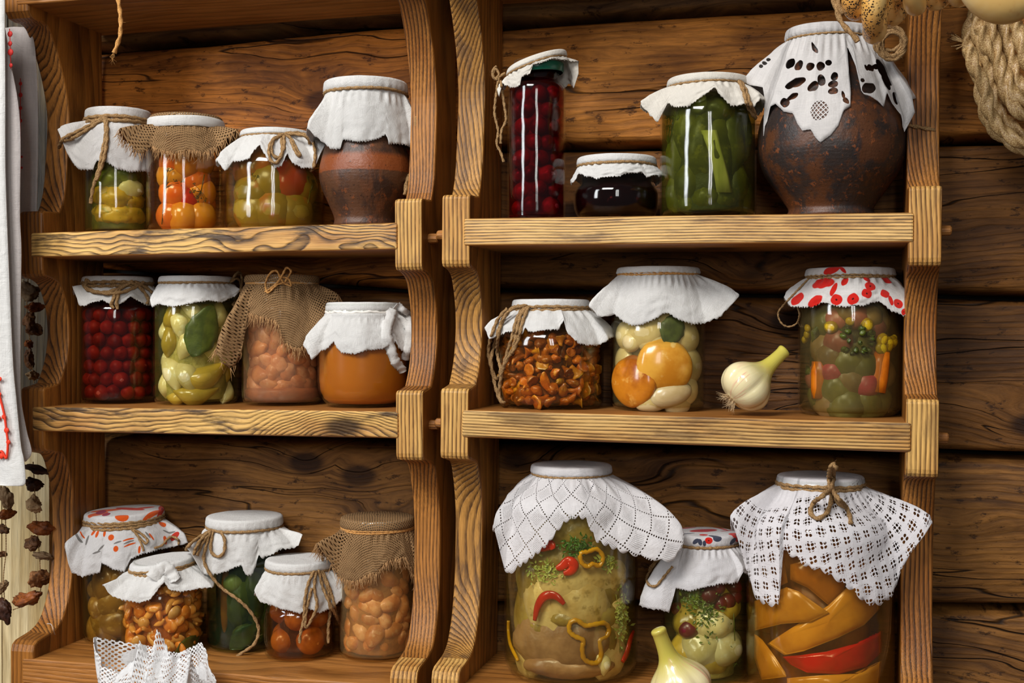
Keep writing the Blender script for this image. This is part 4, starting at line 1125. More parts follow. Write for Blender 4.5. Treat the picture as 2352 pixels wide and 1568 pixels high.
# ---- 10 garlic
J = make_jar(10, 0, 2, 451, 930, 96, 'jar of pickled garlic cloves with a big green bay leaf', lidx=(367, 535), lidy=632, twy=648, base=.84, sh=706)
filling(J, .73, (srgb('C0AE5C'), srgb('7E7430')))
J.mag = 1.2; J.magx = 1.13
brine(J, brine_mat('garlic_brine', (.93, .88, .62), (.35, .32, .06), .08))
GM = food('garlic_pickled', srgb('E8D8A2'), srgb('D2BE7C'), 30, rough=.25, c3=srgb('EDE7C0'), coat=.4)
GM2 = food('garlic_gold', srgb('C9A63C'), srgb('A88A2C'), 30, rough=.25, coat=.4)
CL = [clove(.042, .0125, GM, 1), clove(.040, .0135, GM, 2), clove(.044, .0125, GM2, 3)]
for n, (px, py, ins, mi, roll, sc) in enumerate([(380, 720, .012, 2, .5, 1), (395, 745, .011, 0, -.5, 1), (430, 720, .012, 0, -.8, .9), (375, 780, .011, 2, .1, 1), (410, 790, .012, 1, .1, 1.0), (440, 760, .018, 0, .5, 1), (380, 860, .011, 0, -.7, 1.25), (410, 870, .012, 1, -.75, 1.2), (470, 850, .013, 2, 1.2, 1.45), (485, 815, .013, 1, -.9, 1.05), (505, 830, .013, 0, -.6, 1.0), (520, 775, .013, 0, -.3, 1), (505, 720, .014, 1, .3, 1), (530, 850, .014, 2, .2, .9), (395, 905, .014, 2, 1.3, .8), (450, 895, .014, 2, 1.5, 1.2), (450, 800, .03, 1, .4, 1.2), (420, 840, .035, 0, 1, 1.2), (500, 880, .02, 0, 1.2, 1), (365, 825, .015, 0, .1, .9), (465, 740, .02, 2, 0, 1), (532, 800, .012, 0, .1, 1), (534, 750, .012, 2, -.1, .9), (530, 895, .012, 1, .5, .9), (362, 760, .012, 1, 0, .8), (364, 880, .012, 0, .2, .9)]):
    a, p = spot(J, px, py, ins)
    put(J, CL[mi], 'garlic_clove', ['ivory pickled garlic clove in the bay leaf jar', 'ivory pickled garlic clove in the bay leaf jar', 'golden pickled garlic clove in the bay leaf jar'][mi], 'garlic', ['ivory cloves in the garlic jar', 'ivory cloves in the garlic jar', 'golden cloves in the garlic jar'][mi], p, face_out(a, roll), sc)
M_BAY = food('bay_leaf', srgb('4A5A1C'), srgb('2E4010'), 60, rough=.45, coat=.1, bump=.001)
J.magx = 1.0
leaf_on(J, 466, 758, .080, .0235, -.38, M_BAY, 'bay_leaf', 'large dark green bay leaf pressed inside the garlic clove jar', -.0008, .0003)
cover(J, [(346, 688, 1.15), (350, 705, 1.12), (365, 698, 1.07), (383, 702, 1.05), (402, 704, 1.04), (440, 696, 1.03), (478, 690, 1.03), (509, 694, 1.05), (522, 688, 1.07), (536, 682, 1.1), (551, 668, 1.15)], M_LINEN, .05, 10)
tie(J, .0018, 1, [[(528, 648), (545, 640), (553, 655), (548, 680), (535, 700)], [(530, 646), (548, 625), (556, 640), (552, 670)]], fuzz=1.5)
# ---- 11 beans in burlap
def beans(prefix, cols):
    return [lumpy(.0115, .0085, .0165, food(prefix+'_bean', cols[0], cols[1], 50, rough=.4, c3=cols[2], coat=.2, bump=.001), 21, .14, 1.4, .18, name='bean'), lumpy(.0105, .0085, .015, food(prefix+'_bean_pale', cols[1], cols[2], 50, rough=.4, c3=cols[0], coat=.2, bump=.001), 22, .16, 1.5, .12, name='bean')]
J = make_jar(11, 0, 2, 648, 931, 91, 'jar of pinkish white beans under shaggy burlap with a small golden bow', lidx=(566, 736), lidy=629, twy=649, base=.82, sh=712)
filling(J, .75, (srgb('B87448'), srgb('9A5A38')))
brine(J, brine_mat('bean_brine', (.9, .66, .45), (.62, .34, .2), .22))
BN = beans('pink', (srgb('DB9A62'), srgb('C67A4A'), srgb('E6B48C')))
shell(J, BN, .0115, 'bean', 'swollen pinkish bean in the burlap jar with golden bow', 'bean', 'beans in the bow-tied burlap jar', gapz=1.5, gapa=1.9, tang=True, z0=.016, z1=J.zs+.01, jit=.18, rollr=2.4)
zt = .02; V, F = lathe([(0, .006), (J.R*.8-.004, .0055), (J.R-.006, .012), (J.R-.0045, zt), (J.R-.008, zt+.004), (0, zt+.005)], 48)
obj('bean_puree', mesh('bean_puree', V, F, food('bean_mash', srgb('A8623A'), srgb('8E4E2C'), 60, rough=.5)), J.root)
lid(J)
cover(J, [(498, 806, 2.0), (510, 835, 1.85), (527, 850, 1.65), (545, 835, 1.45), (553, 800, 1.25), (556, 722, 1.1), (575, 722, 1.06), (596, 726, 1.04), (626, 734, 1.04), (640, 745, 1.04), (652, 785, 1.06), (672, 798, 1.08), (690, 800, 1.1), (714, 774, 1.15), (738, 735, 1.3), (762, 705, 1.45), (781, 680, 1.6)], M_BURLAP, .05, 11, dome=.001)
fringe(J, .016, 2, 5)
tie(J, .0008, 2, [[(650, 649), (635, 655), (615, 672), (610, 650), (620, 628), (635, 622), (645, 640), (652, 650)], [(652, 650), (662, 635), (668, 622), (658, 615), (650, 628), (640, 645), (622, 662), (608, 670)], [(652, 650), (668, 656), (662, 640), (645, 636)]], M_TWINE2, tr=.0013, fuzz=.3)
# ---- 12 honey
J = make_jar(12, 0, 2, 834, 937, 104, 'squat jar of amber honey under white cloth tied with cloth strips', neck=.82, lidx=(762, 932), lidy=693, twy=717, base=.66, hb=.55, sh=790)
g = G('honey'); P_ = g.noise(g.oc(), 20, 3, .5).outputs[0]
M_HONEY = g.end(g.bsdf(col=g.mix(P_, srgb('BE6C1A'), srgb('A25610')), rough=.25, spec=.3, coat=.3, sss=.25, sssr=(.03, .012, .003), ssss=1.0))
o = brine(J, M_HONEY, top=J.z_tw-.018); o.name = 'honey'
cover(J, [(695, 793, 1.45), (708, 815, 1.38), (719, 827, 1.3), (727, 812, 1.15), (735, 805, 1.1), (752, 800, 1.04), (768, 784, 1.0), (775, 800, 1.02), (783, 810, 1.04), (814, 813, 1.04), (844, 804, 1.04), (879, 802, 1.03), (898, 790, 1.03), (908, 785, 1.04), (918, 800, 1.08), (932, 812, 1.12), (945, 800, 1.18), (959, 767, 1.3)], M_LINEN, .07, 12)
def strip(J, pts, w_, name='cloth_tie', mat=M_LINEN, lift=.002):
    Ji = J.Mw.inverted(); P = catmull([Ji @ on_cloth(J, x, y, lift) for x, y in pts], 8); V = []; F = []; n = len(P); m = 4
    R_ = random.Random(int(pts[0][0]))
    for i, p in enumerate(P):
        T = (P[min(i+1, n-1)]-P[max(i-1, 0)]).normalized(); S_ = T.cross(Vector((0, -1, 0))).normalized(); ww = w_*(1-.35*(i/n))
        if i == n-1: ww *= .2
        for j in range(m+1):
            s = (j/m-.5)*2; e = (R_.uniform(-.15, .15) if abs(s) == 1 else 0)
            V.append(p+S_*(s+e)*ww+Vector((0, -.0022*(1-s*s)+.0008*sin(i*.9+s), 0)))
    for i in range(n-1):
        for j in range(m): a_ = i*(m+1)+j; F.append((a_, a_+1, a_+m+2, a_+m+1))
    return solid(obj(name, mesh(name, V, F, mat, True, [(v.x, v.z) for v in V]), J.root), .0007)
mbx = MB(); rp = J.lidR*.955+.0015; twine(mbx, [Vector((rp*sin(2*pi*i/40), -rp*cos(2*pi*i/40), J.z_tw+.0008*sin(i*1.3))) for i in range(40)], .002, True, .2)
mbx.obj('cloth_tie', plain('torn_linen_strip', (.80, .76, .70)), J.root)
strip(J, [(900, 708), (893, 730), (886, 765), (897, 800), (908, 830), (921, 845), (927, 856)], .0085)
strip(J, [(905, 706), (922, 722), (938, 745), (940, 780), (935, 805), (930, 828)], .008)
strip(J, [(912, 700), (930, 715), (945, 728), (947, 745)], .005)
# ================================================================== right unit, middle shelf
J = make_jar(13, 1, 2, 1265, 938, 121, 'wide jar of tiny golden chanterelles under white cloth with long twine loops', lidx=(1181, 1359), lidy=686, twy=708, base=.88, sh=782)
filling(J, .74, (srgb('7A4210'), srgb('50280A')))
brine(J, brine_mat('chanterelle_brine', (.95, .66, .34), (.3, .14, .03), .05))
KM = [food('chanterelle_gold', srgb('C97A1E'), srgb('A65612'), 60, rough=.35, c3=srgb('D9962E'), dark=srgb('6B340C'), coat=.2, bump=.001, per=.5), food('chanterelle_brown', srgb('A9601F'), srgb('7E400F'), 60, rough=.35, c3=srgb('C9822E'), coat=.2, bump=.001, per=.5), food('chanterelle_yellow', srgb('D8A026'), srgb('B87A16'), 60, rough=.35, c3=srgb('9C5814'), coat=.2, per=.5)]
def funnel(r, h, mat, seed):
    P = [(0, h*.95), (r*.5, h*.93), (r*.9, h), (r, h*.96), (r*.8, h*.82), (r*.45, h*.5), (r*.33, h*.2), (r*.3, 0), (0, -.0005)]
    V, F = lathe([(a, b-h/2) for a, b in P], 12)
    V = [Vector(v)+Vector((.15*r*mnoise.noise(Vector(v)*300+Vector((seed, 0, 0))), .15*r*mnoise.noise(Vector(v)*300+Vector((0, seed, 0))), .2*r*mnoise.noise(Vector(v)*200+Vector((seed, 9, 0))))) for v in V]
    return mesh('chanterelle', V, F, mat)
KF = [funnel(.0085, .0165, KM[0], 1), funnel(.0075, .018, KM[1], 2), funnel(.0095, .013, KM[2], 3), lumpy(.0072, .006, .0085, KM[1], 4, .2, name='chanterelle'), lumpy(.0055, .0055, .0125, KM[0], 5, .2, bend=.8, name='chanterelle'), lumpy(.0045, .0045, .011, KM[2], 6, .2, bend=1.2, name='chanterelle'), lumpy(.008, .005, .0075, KM[0], 7, .25, name='chanterelle')]
shell(J, KF, .0068, 'chanterelle', 'tiny golden brown chanterelle in the wide jar with twine loops', 'mushroom', 'chanterelles in the wide jar', gapz=1.5, gapa=1.95, jit=.28, z1=J.zs+.012, arc=1.75, scj=.25)
shell(J, KF, .0080, 'chanterelle', 'tiny golden brown chanterelle in the wide jar with twine loops', 'mushroom', 'chanterelles in the wide jar', gapz=2.0, gapa=2.5, jit=.25, z1=J.zs+.012, arc=1.5, scj=.2, depth=.010, seed=77)
cover(J, [(1115, 752, 1.32), (1124, 780, 1.28), (1142, 772, 1.15), (1161, 763, 1.08), (1180, 760, 1.04), (1199, 768, 1.04), (1207, 752, 1.02), (1214, 763, 1.02), (1245, 759, 1.02), (1283, 757, 1.02), (1290, 745, 1.0), (1296, 735, 1.0), (1302, 763, 1.04), (1329, 789, 1.08), (1352, 793, 1.12), (1379, 793, 1.2), (1398, 780, 1.3)], M_LINEN, .07, 13)
tie(J, .0022, 2, [[(1210, 702), (1180, 706), (1156, 730), (1145, 770), (1142, 810), (1150, 850), (1140, 870), (1128, 840), (1122, 800), (1140, 740), (1165, 708)], [(1208, 702), (1172, 712), (1150, 745), (1136, 790), (1128, 830), (1136, 880), (1148, 918), (1158, 924)], [(1212, 704), (1196, 725), (1185, 770), (1178, 800), (1160, 835), (1150, 862)], [(1206, 702), (1188, 730), (1176, 775), (1168, 800), (1154, 850), (1146, 900), (1150, 920)], [(1214, 704), (1200, 740), (1190, 780), (1176, 812)]], tr=.0022, fuzz=1.3)
# ---- 14 big mushrooms
J = make_jar(14, 1, 2, 1511, 944, 108, 'jar of large pale and golden mushroom caps under white cloth', lidx=(1418, 1608), lidy=610, twy=627, base=.82, sh=742)
filling(J, .73, (srgb('D8BE88'), srgb('A08450')))
J.mag = 1.12; J.magx = 1.04
brine(J, brine_mat('mushroom_brine', (.95, .90, .68), (.6, .48, .22), .08))
MP = food('pale_mushroom', srgb('E6CE9A'), srgb('D0B47A'), 25, rough=.3, coat=.35); MG = food('golden_cap', srgb('DDA23C'), srgb('C07A1C'), 22, rough=.2, c3=srgb('E8C070'), coat=.25, bump=.0003); MO = food('amber_cap', srgb('CC7E1E'), srgb('94480A'), 22, rough=.2, c3=srgb('E0A850'), coat=.25)
for n, (px, py, ins, kind, r_, h_, roll) in enumerate([(1451, 876, .006, MO, .031, .42, .1), (1528, 840, .007, MG, .0325, .42, .4), (1475, 762, .011, MP, .021, .6, 0), (1424, 770, .011, MP, .018, .7, 0), (1590, 775, .014, MP, .022, .7, 0), (1444, 785, .006, MP, .0125, .7, .3), (1490, 780, .011, MP, .017, .6, .8), (1600, 840, .013, MP, .024, .6, .3), (1590, 895, .012, MP, .020, .6, .3), (1545, 905, .008, MP, .026, .5, .2), (1500, 920, .01, MP, .022, .5, .2), (1418, 830, .012, MP, .02, .6, .2), (1560, 745, .016, MP, .02, .6, 0), (1490, 870, .03, MP, .035, .7, 0), (1560, 830, .035, MP, .035, .7, 0), (1570, 925, .014, MP, .018, .6, 0), (1440, 750, .016, MP, .02, .6, 0), (1520, 740, .02, MP, .02, .6, 0)]):
    a, p = spot(J, px, py, ins); big = kind is not MP
    lab = 'pale cream mushroom in the jar of large caps' if not big else ('glossy amber mushroom cap low on the left in the mushroom jar' if kind is MO else 'round golden mushroom cap in the middle of the mushroom jar')
    sc = (1, 1, .62) if py in (905, 920) else 1
    put(J, capmesh(r_, kind, None, h_, n), 'mushroom', lab, 'mushroom', None if big else 'pale mushrooms in the large cap jar', p, face_out(a, roll if sc == 1 else -.25), sc)
J.magx = 1.0
leaf_on(J, 1548, 752, .046, .0165, -.5, M_BAY, 'bay_leaf', 'dark green leaf piece under the cloth of the large mushroom jar', -.0005, .0003)
cover(J, [(1353, 702, 1.7), (1370, 720, 1.55), (1383, 730, 1.45), (1400, 724, 1.3), (1410, 722, 1.2), (1432, 738, 1.1), (1452, 748, 1.06), (1471, 746, 1.04), (1500, 735, 1.03), (1524, 720, 1.01), (1536, 719, 1.01), (1560, 735, 1.05), (1589, 744, 1.12), (1620, 742, 1.25), (1657, 727, 1.5), (1680, 700, 1.65), (1694, 678, 1.8)], M_LINEN, .045, 14, curve=1.5)
tie(J, .0011, 2, mat=M_TWINE2, fuzz=.3)
# ---- 15 mixed vegetables with red flower cloth
J = make_jar(15, 1, 2, 1951, 955, 116, 'large jar of mixed pickled vegetables under a cloth with red flowers', lidx=(1850, 2050), lidy=612, twy=633, base=.8, sh=702)
filling(J, .76, (srgb('5E5224'), srgb('3E3818')))
J.mag = 1.08; J.magx = 1.05
brine(J, brine_mat('mixed_brine', (.72, .66, .42), (.17, .12, .05), .26))
mm = dict(o=food('olive_onion', srgb('8A8040'), srgb('6E682E'), 30), p=food('pink_onion', srgb('C07060'), srgb('A45648'), 30), c=food('carrot', srgb('E07A14'), srgb('C86208'), 40), y=food('corn_kernel', srgb('E0B81C'), srgb('C09410'), 40), b=food('broccoli', srgb('5E6A1C'), srgb('40481A'), 90, bump=.004), r=food('radish', srgb('C8505A'), srgb('A83A46'), 30), t=food('tan_onion', srgb('9C7A4C'), srgb('7E5E36'), 30))
items = [('p', 1914, 736, .016, .0155), ('p', 1974, 730, .014, .0145), ('t', 2012, 732, .016, .016), ('p', 2025, 755, .014, .014), ('o', 1946, 832, .024, .026), ('o', 1996, 845, .022, .023), ('r', 1903, 853, .014, .0155), ('r', 2001, 885, .014, .0165), ('o', 1905, 895, .022, .024), ('t', 1955, 875, .026, .026), ('o', 1945, 930, .02, .022), ('t', 1880, 925, .02, .02), ('o', 1905, 930, .02, .018), ('t', 1895, 820, .02, .022), ('p', 1918, 785, .016, .018), ('o', 2010, 925, .024, .024), ('p', 1855, 870, .016, .017), ('t', 2050, 860, .018, .02), ('t', 1950, 715, .018, .018), ('o', 1875, 740, .02, .02), ('t', 2050, 740, .018, .014), ('o', 2040, 920, .02, .02), ('t', 1870, 800, .022, .022), ('o', 1980, 790, .035, .03), ('t', 1930, 860, .05, .035), ('t', 2030, 800, .025, .02), ('o', 1860, 910, .02, .02)]
for n, (k_, px, py, ins, r_) in enumerate(items):
    a, p = spot(J, px, py, ins)
    nm = {'o': ('onion', 'olive green pickled onion in the mixed vegetable jar', 'olive onions'), 'p': ('onion', 'dull pink pickled onion in the mixed vegetable jar', 'pink onions'), 't': ('onion', 'brownish pickled onion in the mixed vegetable jar', 'tan onions'), 'r': ('radish', 'rosy pickled radish in the mixed vegetable jar', 'radishes')}[k_]
    put(J, lumpy(r_, r_*.9, r_, mm[k_], n, .08, name=nm[0]), nm[0], nm[1], nm[0], nm[2]+' in the mixed jar', p, face_out(a))
for px, py, px2, py2, w_, lb in [(1874, 830, 1873, 915, .0115, 'orange carrot stick at the left inside the mixed vegetable jar'), (2034, 808, 2022, 902, .0125, 'orange carrot stick at the right inside the mixed vegetable jar')]:
    mb = MB(); p0 = spot(J, px, py, .008)[1]; p1 = spot(J, px2, py2, .008)[1]
    mb.add(*tube([p0, p0*.7+p1*.3, p0*.3+p1*.7, p1], lambda t: w_*(.85+.1*sin(t*3)), 12)); o = mb.obj('carrot_stick', mm['c']); o.matrix_world = J.Mw; tag(o, lb, 'carrot')
for n, (px, py) in enumerate([(1908, 751), (1993, 746), (2028, 781), (2042, 787), (2026, 800), (2041, 795), (2052, 785), (1852, 754), (1850, 768), (1845, 780), (1952, 738), (2057, 778)]):
    a, p = spot(J, px, py, .004); put(J, lumpy(.009, .006, .0075, mm['y'], n, .1, seg=12, rings=8, name='corn_kernel') if n == 0 else KN, 'corn_kernel', 'yellow corn kernel in the mixed vegetable jar', 'corn', 'corn kernels in the mixed jar', p, face_out(a, n), .6 if n > 6 else .95)
    if n == 0: KN = SC.objects[-1].data if False else COL.objects[-1].data
def floret(r_, mat, seed=1):
    rn = random.Random(seed); mb = MB()
    for i in range(46):
        d = Vector((rn.gauss(0, 1), -abs(rn.gauss(0, .6)), rn.gauss(0, 1))).normalized(); s = r_*rn.uniform(.12, .2)
        V, F = lathe([(0, -s), (s*.8, -s*.5), (s, 0), (s*.8, s*.5), (0, s)], 7); mb.add([Vector(v)+d*r_*rn.uniform(.75, .95)*Vector((1, .6, 1)) .length/1.54 for v in V], F)
    return mesh('broccoli_floret', mb.V, mb.F, mat)
a, p = spot(J, 1970, 780, .014); put(J, floret(.022, mm['b']), 'broccoli_floret', 'dark green broccoli floret in the mixed vegetable jar', 'broccoli', None, p, face_out(a))
for n, (px, py, px2, py2) in enumerate([(1860, 790, 1880, 740), (1845, 840, 1868, 870)]):
    mb = MB(); mb.add(*tube([spot(J, px, py, .006)[1], spot(J, (px+px2)/2-3, (py+py2)/2, .005)[1], spot(J, px2, py2, .006)[1]], lambda t: .0045*(.3+sin(pi*t)), 8)); o = mb.obj('green_bean', mm['b']); o.matrix_world = J.Mw; tag(o, ['slim green bean high on the left of the mixed jar', 'short green bean above the left carrot of the mixed jar'][n], 'bean')
cover(J, [(1800, 683, 1.32), (1814, 704, 1.25), (1840, 705, 1.15), (1868, 705, 1.08), (1880, 699, 1.04), (1891, 694, 1.02), (1918, 702, 1.02), (1944, 705, 1.02), (1960, 700, 1.02), (1983, 702, 1.03), (2002, 696, 1.03), (2021, 692, 1.04), (2035, 702, 1.1), (2049, 716, 1.14), (2060, 718, 1.18), (2074, 726, 1.24), (2090, 722, 1.3), (2105, 713, 1.38)], None, .05, 15, uvcyl=1)
RED = srgb('E0281E')
def pat(J, L, default=RED):
    out = []
    for e in L:
        px, py, a, b, ang = e[:5]; c = e[5] if len(e) > 5 else default
        q = cloth_uv(J, px, py)
        if not q: continue
        q2 = cloth_uv(J, px+cos(ang)*5, py-sin(ang)*5); q3 = cloth_uv(J, px-sin(ang)*5, py-cos(ang)*5)
        s = J.dist/FPX; rt = 0; fa = fb = 1
        if q2: rt = atan2(q2[1]-q[1], q2[0]-q[0]); fa = min(2.5, max(.6, sqrt((q2[0]-q[0])**2+(q2[1]-q[1])**2)/(5*s)))
        if q3: fb = min(2.8, max(.6, sqrt((q3[0]-q[0])**2+(q3[1]-q[1])**2)/(5*s)))
        out.append((q[0], q[1], a*s*fa, b*s*fb, rt, c))
    return out
L15 = [(1921, 688, 14, 13, 0), (1959, 686, 14, 13, 0), (1991, 674, 12, 11, 0), (1999, 657, 12, 10, 0), (1858, 611, 8, 10, 0), (1832, 686, 20, 8, .6), (1872, 690, 17, 10, .5), (1888, 650, 26, 7, .15), (1915, 664, 18, 6, 1.2), (1941, 646, 11, 7, 1.0), (1910, 619, 22, 7, .35), (1947, 612, 6, 14, 0), (1959, 612, 5, 14, 0), (1935, 618, 12, 4, -.8), (2010, 610, 9, 16, .3), (2024, 612, 12, 6, .9), (2033, 674, 9, 8, 0), (2063, 697, 10, 10, 0), (2046, 690, 5, 12, .5), (2034, 640, 18, 6, -.2), (2046, 612, 6, 10, 0), (2076, 716, 6, 8, 0), (1992, 640, 10, 4, -.8), (1868, 606, 5, 4, 0)]
J.cover.data.materials.append(linen('red_flower_linen', (.83, .80, .77), paint=pat(J, L15)))
tie(J, .0016, 2, [[(1857, 640), (1830, 668), (1800, 700), (1787, 720), (1795, 742), (1812, 750), (1830, 742), (1836, 722), (1832, 706)]], tr=.0011)
# loose garlic bulb
def garlic(name, loc, R, tip_dir, label, H=1.9, seed=1):
    """bulb with segments and a long neck; local z runs along the neck"""
    V = []; F = []; seg = 72; P = [(0, -.52), (.18, -.53), (.30, -.50), (.55, -.44), (.80, -.28), (.95, -.05), (1.0, .18), (.94, .42), (.78, .66), (.58, .86), (.42, 1.04), (.315, 1.25), (.265, 1.5), (.24, 1.8), (.235, 2.02), (.25, 2.14), (.2, 2.22), (0, 2.25)]
    P = [(v.x, v.y) for v in catmull([Vector((a, b, 0)) for a, b in P], 3)]
    n = len(P)
    for i in range(seg):
        a = 2*pi*i/seg
        lob = abs(cos(3.5*a+.3*sin(2*a+seed)))**.55
        for r, z in P:
            bul = max(0, 1-((z-.15)/.85)**2); rr = max(r, 0)*R*(1-.13*bul*(1-lob)+.03*bul*sin(a*2+seed))
            bend = .10*max(0, z-.8)**2*R
            V.append((rr*cos(a)+bend, rr*sin(a), z*R))
    for i in range(seg):
        l = (i+1) % seg
        for k_ in range(n-1): F.append((i*n+k_, l*n+k_, l*n+k_+1, i*n+k_+1))
    g = G(name+'_skin'); x, y, z = g.sep(g.oc()); ang = g.N('Math', {0: y, 1: x}, operation='ARCTAN2').outputs[0]
    st = g.noise(g.vec(g.m_('MULTIPLY', ang, 9.0), g.m_('MULTIPLY', z, 8.0), 0.0), 1, 4, .7).outputs[0]
    pk = g.noise(g.oc(), 26, 2, .5).outputs[0]
    c = g.mix(g.smooth(z, R*.3, R*1.3), srgb('EADDAE'), srgb('C9BC54'))
    c = g.mix(g.m_('MULTIPLY', g.smooth(st, .5, .62), g.smooth(pk, .5, .62, 0, .75)), c, srgb('D9937C'))
    m_ = g.end(g.bsdf(col=c, rough=.25, spec=.5, coat=.5, coatr=.08, normal=g.bump(st, .0003), sss=.15, sssr=(.01, .007, .004), ssss=1.0))
    o = empty(name, loc, label, 'garlic')
    T = Vector(tip_dir).normalized(); q = T.to_track_quat('Z', 'Y').to_matrix().to_4x4()
    o.matrix_world = Matrix.Translation(loc) @ q
    obj('bulb', mesh('bulb', V, F, m_), o)
    mb = MB(); rn = random.Random(seed)
    for i in range(70):
        a = rn.uniform(0, 6.28); r0 = R*.2*sqrt(rn.random()); p = Vector((r0*cos(a), r0*sin(a), -.5*R)); d = Vector((cos(a)*rn.uniform(.2, .9), sin(a)*rn.uniform(.2, .9), -.8)).normalized(); Ln = R*rn.uniform(.2, .5)
        mb.add(*tube([p, p+d*Ln*.5+Vector((rn.gauss(0, 1), rn.gauss(0, 1), 0))*Ln*.12, p+d*Ln+Vector((rn.gauss(0, 1), rn.gauss(0, 1), 0))*Ln*.22], lambda t: R*.010*(1.2-t), 4))
    mb.obj('roots', plain(name+'_root', srgb('C9AE86'), .9), o); return o
X = at(1704, 900, .035); R = .034
zc = shelf_point(1, 2, X.x, .035)+R*.93
dirp = (RT*.78+UP*.66+FW*.12)
o = garlic('garlic_bulb', (X.x, .035, zc), R, dirp, 'whole garlic bulb lying on the shelf beside the large mushroom jar', seed=3)
# ================================================================== left unit, bottom shelf
ORG = srgb('E8601E'); GRY = srgb('8A8682'); MAG = srgb('A81440'); SLT = srgb('4A4E62')
J = make_jar(16, 0, 3, 286, 1474, 95, 'jar of brown mushrooms at the back under a cloth with orange embroidery', lidx=(203, 380), lidy=1184, twy=1207, base=.85, sh=1290, tilt=.05)
filling(J, .72, (srgb('6E4C20'), srgb('4A3014')))
J.mag = 1.12; J.magx = 1.05
brine(J, brine_mat('dark_brine', (.70, .56, .32), (.14, .08, .02), .15))
BM = food('brown_mushroom', srgb('B08434'), srgb('8A6020'), 30, rough=.3, c3=srgb('D2AC5C'), coat=.3)
for n, (px, py, ins, r_, h_) in enumerate([(225, 1345, .014, .02, .6), (205, 1400, .012, .017, .6), (225, 1440, .016, .02, .6), (270, 1435, .016, .026, .6), (250, 1390, .014, .018, .6), (300, 1400, .016, .024, .6), (275, 1350, .016, .02, .6), (320, 1350, .016, .02, .6), (340, 1420, .016, .02, .6), (198, 1355, .013, .016, .6), (196, 1445, .013, .017, .6), (240, 1458, .014, .015, .6), (260, 1400, .04, .03, .8)]):
    a, p = spot(J, px, py, ins); put(J, capmesh(r_, BM, None, h_, n+3), 'mushroom', 'brown pickled mushroom in the jar with the orange embroidered cloth', 'mushroom', 'brown mushrooms in the back left jar', p, face_out(a, n), (1, 1, .8 if n % 2 else 1.25))
cover(J, [(149, 1255, 1.6), (160, 1312, 1.45), (190, 1324, 1.25), (228, 1315, 1.1), (233, 1292, 1.05), (258, 1306, 1.07), (286, 1313, 1.08), (300, 1285, 1.06), (330, 1270, 1.07), (362, 1262, 1.12), (400, 1256, 1.3), (432, 1246, 1.6)], None, .08, 16, curve=1.9)
L16 = [(245, 1172, 38, 6, .1, ORG), (300, 1168, 34, 5, -.1, srgb('D83A20')), (350, 1180, 24, 6, .5, ORG), (372, 1168, 8, 16, .3, srgb('D83A20')), (225, 1180, 20, 6, .3, ORG), (290, 1158, 22, 4, 0, MAG), (232, 1176, 12, 4, .8, MAG), (244, 1181, 10, 3, .8, MAG), (368, 1160, 12, 3, -.5, MAG), (280, 1186, 16, 4, -.2, ORG), (330, 1166, 26, 4, .1, srgb('E04020')), (255, 1234, 7, 7, 0, ORG), (266, 1260, 6, 7, 0, ORG), (215, 1222, 9, 3, .9, ORG), (223, 1226, 9, 3, 1.2, ORG), (240, 1225, 8, 3, 1.4, ORG), (178, 1232, 3, 14, .2, GRY), (188, 1228, 2, 12, .2, ORG), (200, 1240, 2, 12, -.2, GRY), (295, 1238, 14, 2, .2, ORG), (296, 1244, 13, 2, .3, GRY), (298, 1250, 15, 2, .3, ORG), (232, 1258, 12, 2, .7, GRY), (222, 1268, 10, 2, .3, GRY), (270, 1245, 10, 2, .3, GRY), (372, 1204, 9, 5, -.3, ORG), (340, 1228, 10, 2, -.9, GRY), (348, 1232, 10, 2, -.9, ORG), (385, 1222, 14, 2, -.3, GRY), (400, 1232, 9, 8, 0, srgb('D04030')), (380, 1240, 4, 9, 0, ORG), (320, 1262, 3, 9, -.2, ORG)]
J.cover.data.materials.append(linen('orange_embroidered_linen', (.82, .80, .79), paint=pat(J, L16)))
tie(J, .0022, 3, [[(300, 1212), (316, 1230), (325, 1250), (330, 1265)], [(298, 1212), (320, 1222), (338, 1238), (336, 1248), (326, 1240), (310, 1222)], [(355, 1258), (372, 1252), (382, 1240), (395, 1232), (410, 1240), (408, 1256)]], tr=.0016)
# ---- 17 honey mushrooms in front
J = make_jar(17, 0, 3, 374, 1516, 93, 'small front jar of orange honey mushrooms behind the white lace napkin', lidx=(300, 447), lidy=1296, twy=1314, base=.88, sh=1378, tilt=.12)
filling(J, .74, (srgb('A85A16'), srgb('7A3C0C')))
brine(J, brine_mat('orange_brine', (.98, .80, .55), (.45, .2, .05), .05))
HM = [food('honey_mushroom', srgb('E0923A'), srgb('CC7420'), 40, rough=.3, c3=srgb('E8AA58'), coat=.3, per=.3), food('honey_mushroom_pale', srgb('E8B060'), srgb('D6953E'), 40, rough=.3, coat=.3, per=.3)]
def agaric(r, L, mat, seed):
    P = [(0, r*.5), (r*.6, r*.42), (r*.95, r*.12), (r, -.05*r), (r*.8, -.2*r), (r*.33, -.28*r), (r*.27, -L*.6), (r*.25, -L), (0, -L-.0005)]
    V, F = lathe([(a, b+L*.3) for a, b in P], 14); V = [Vector(v)+Vector((.3*(v[2]/L)**2*r, 0, 0)) for v in V]
    return mesh('honey_mushroom', V, F, mat)
HF = [agaric(.0115, .017, HM[0], 1), agaric(.0098, .020, HM[1], 2), lumpy(.011, .0075, .0095, HM[0], 3, .12, name='honey_mushroom'), lumpy(.0045, .0045, .0135, HM[1], 4, .12, bend=.8, name='honey_mushroom'), lumpy(.0095, .007, .012, HM[0], 5, .15, name='honey_mushroom')]
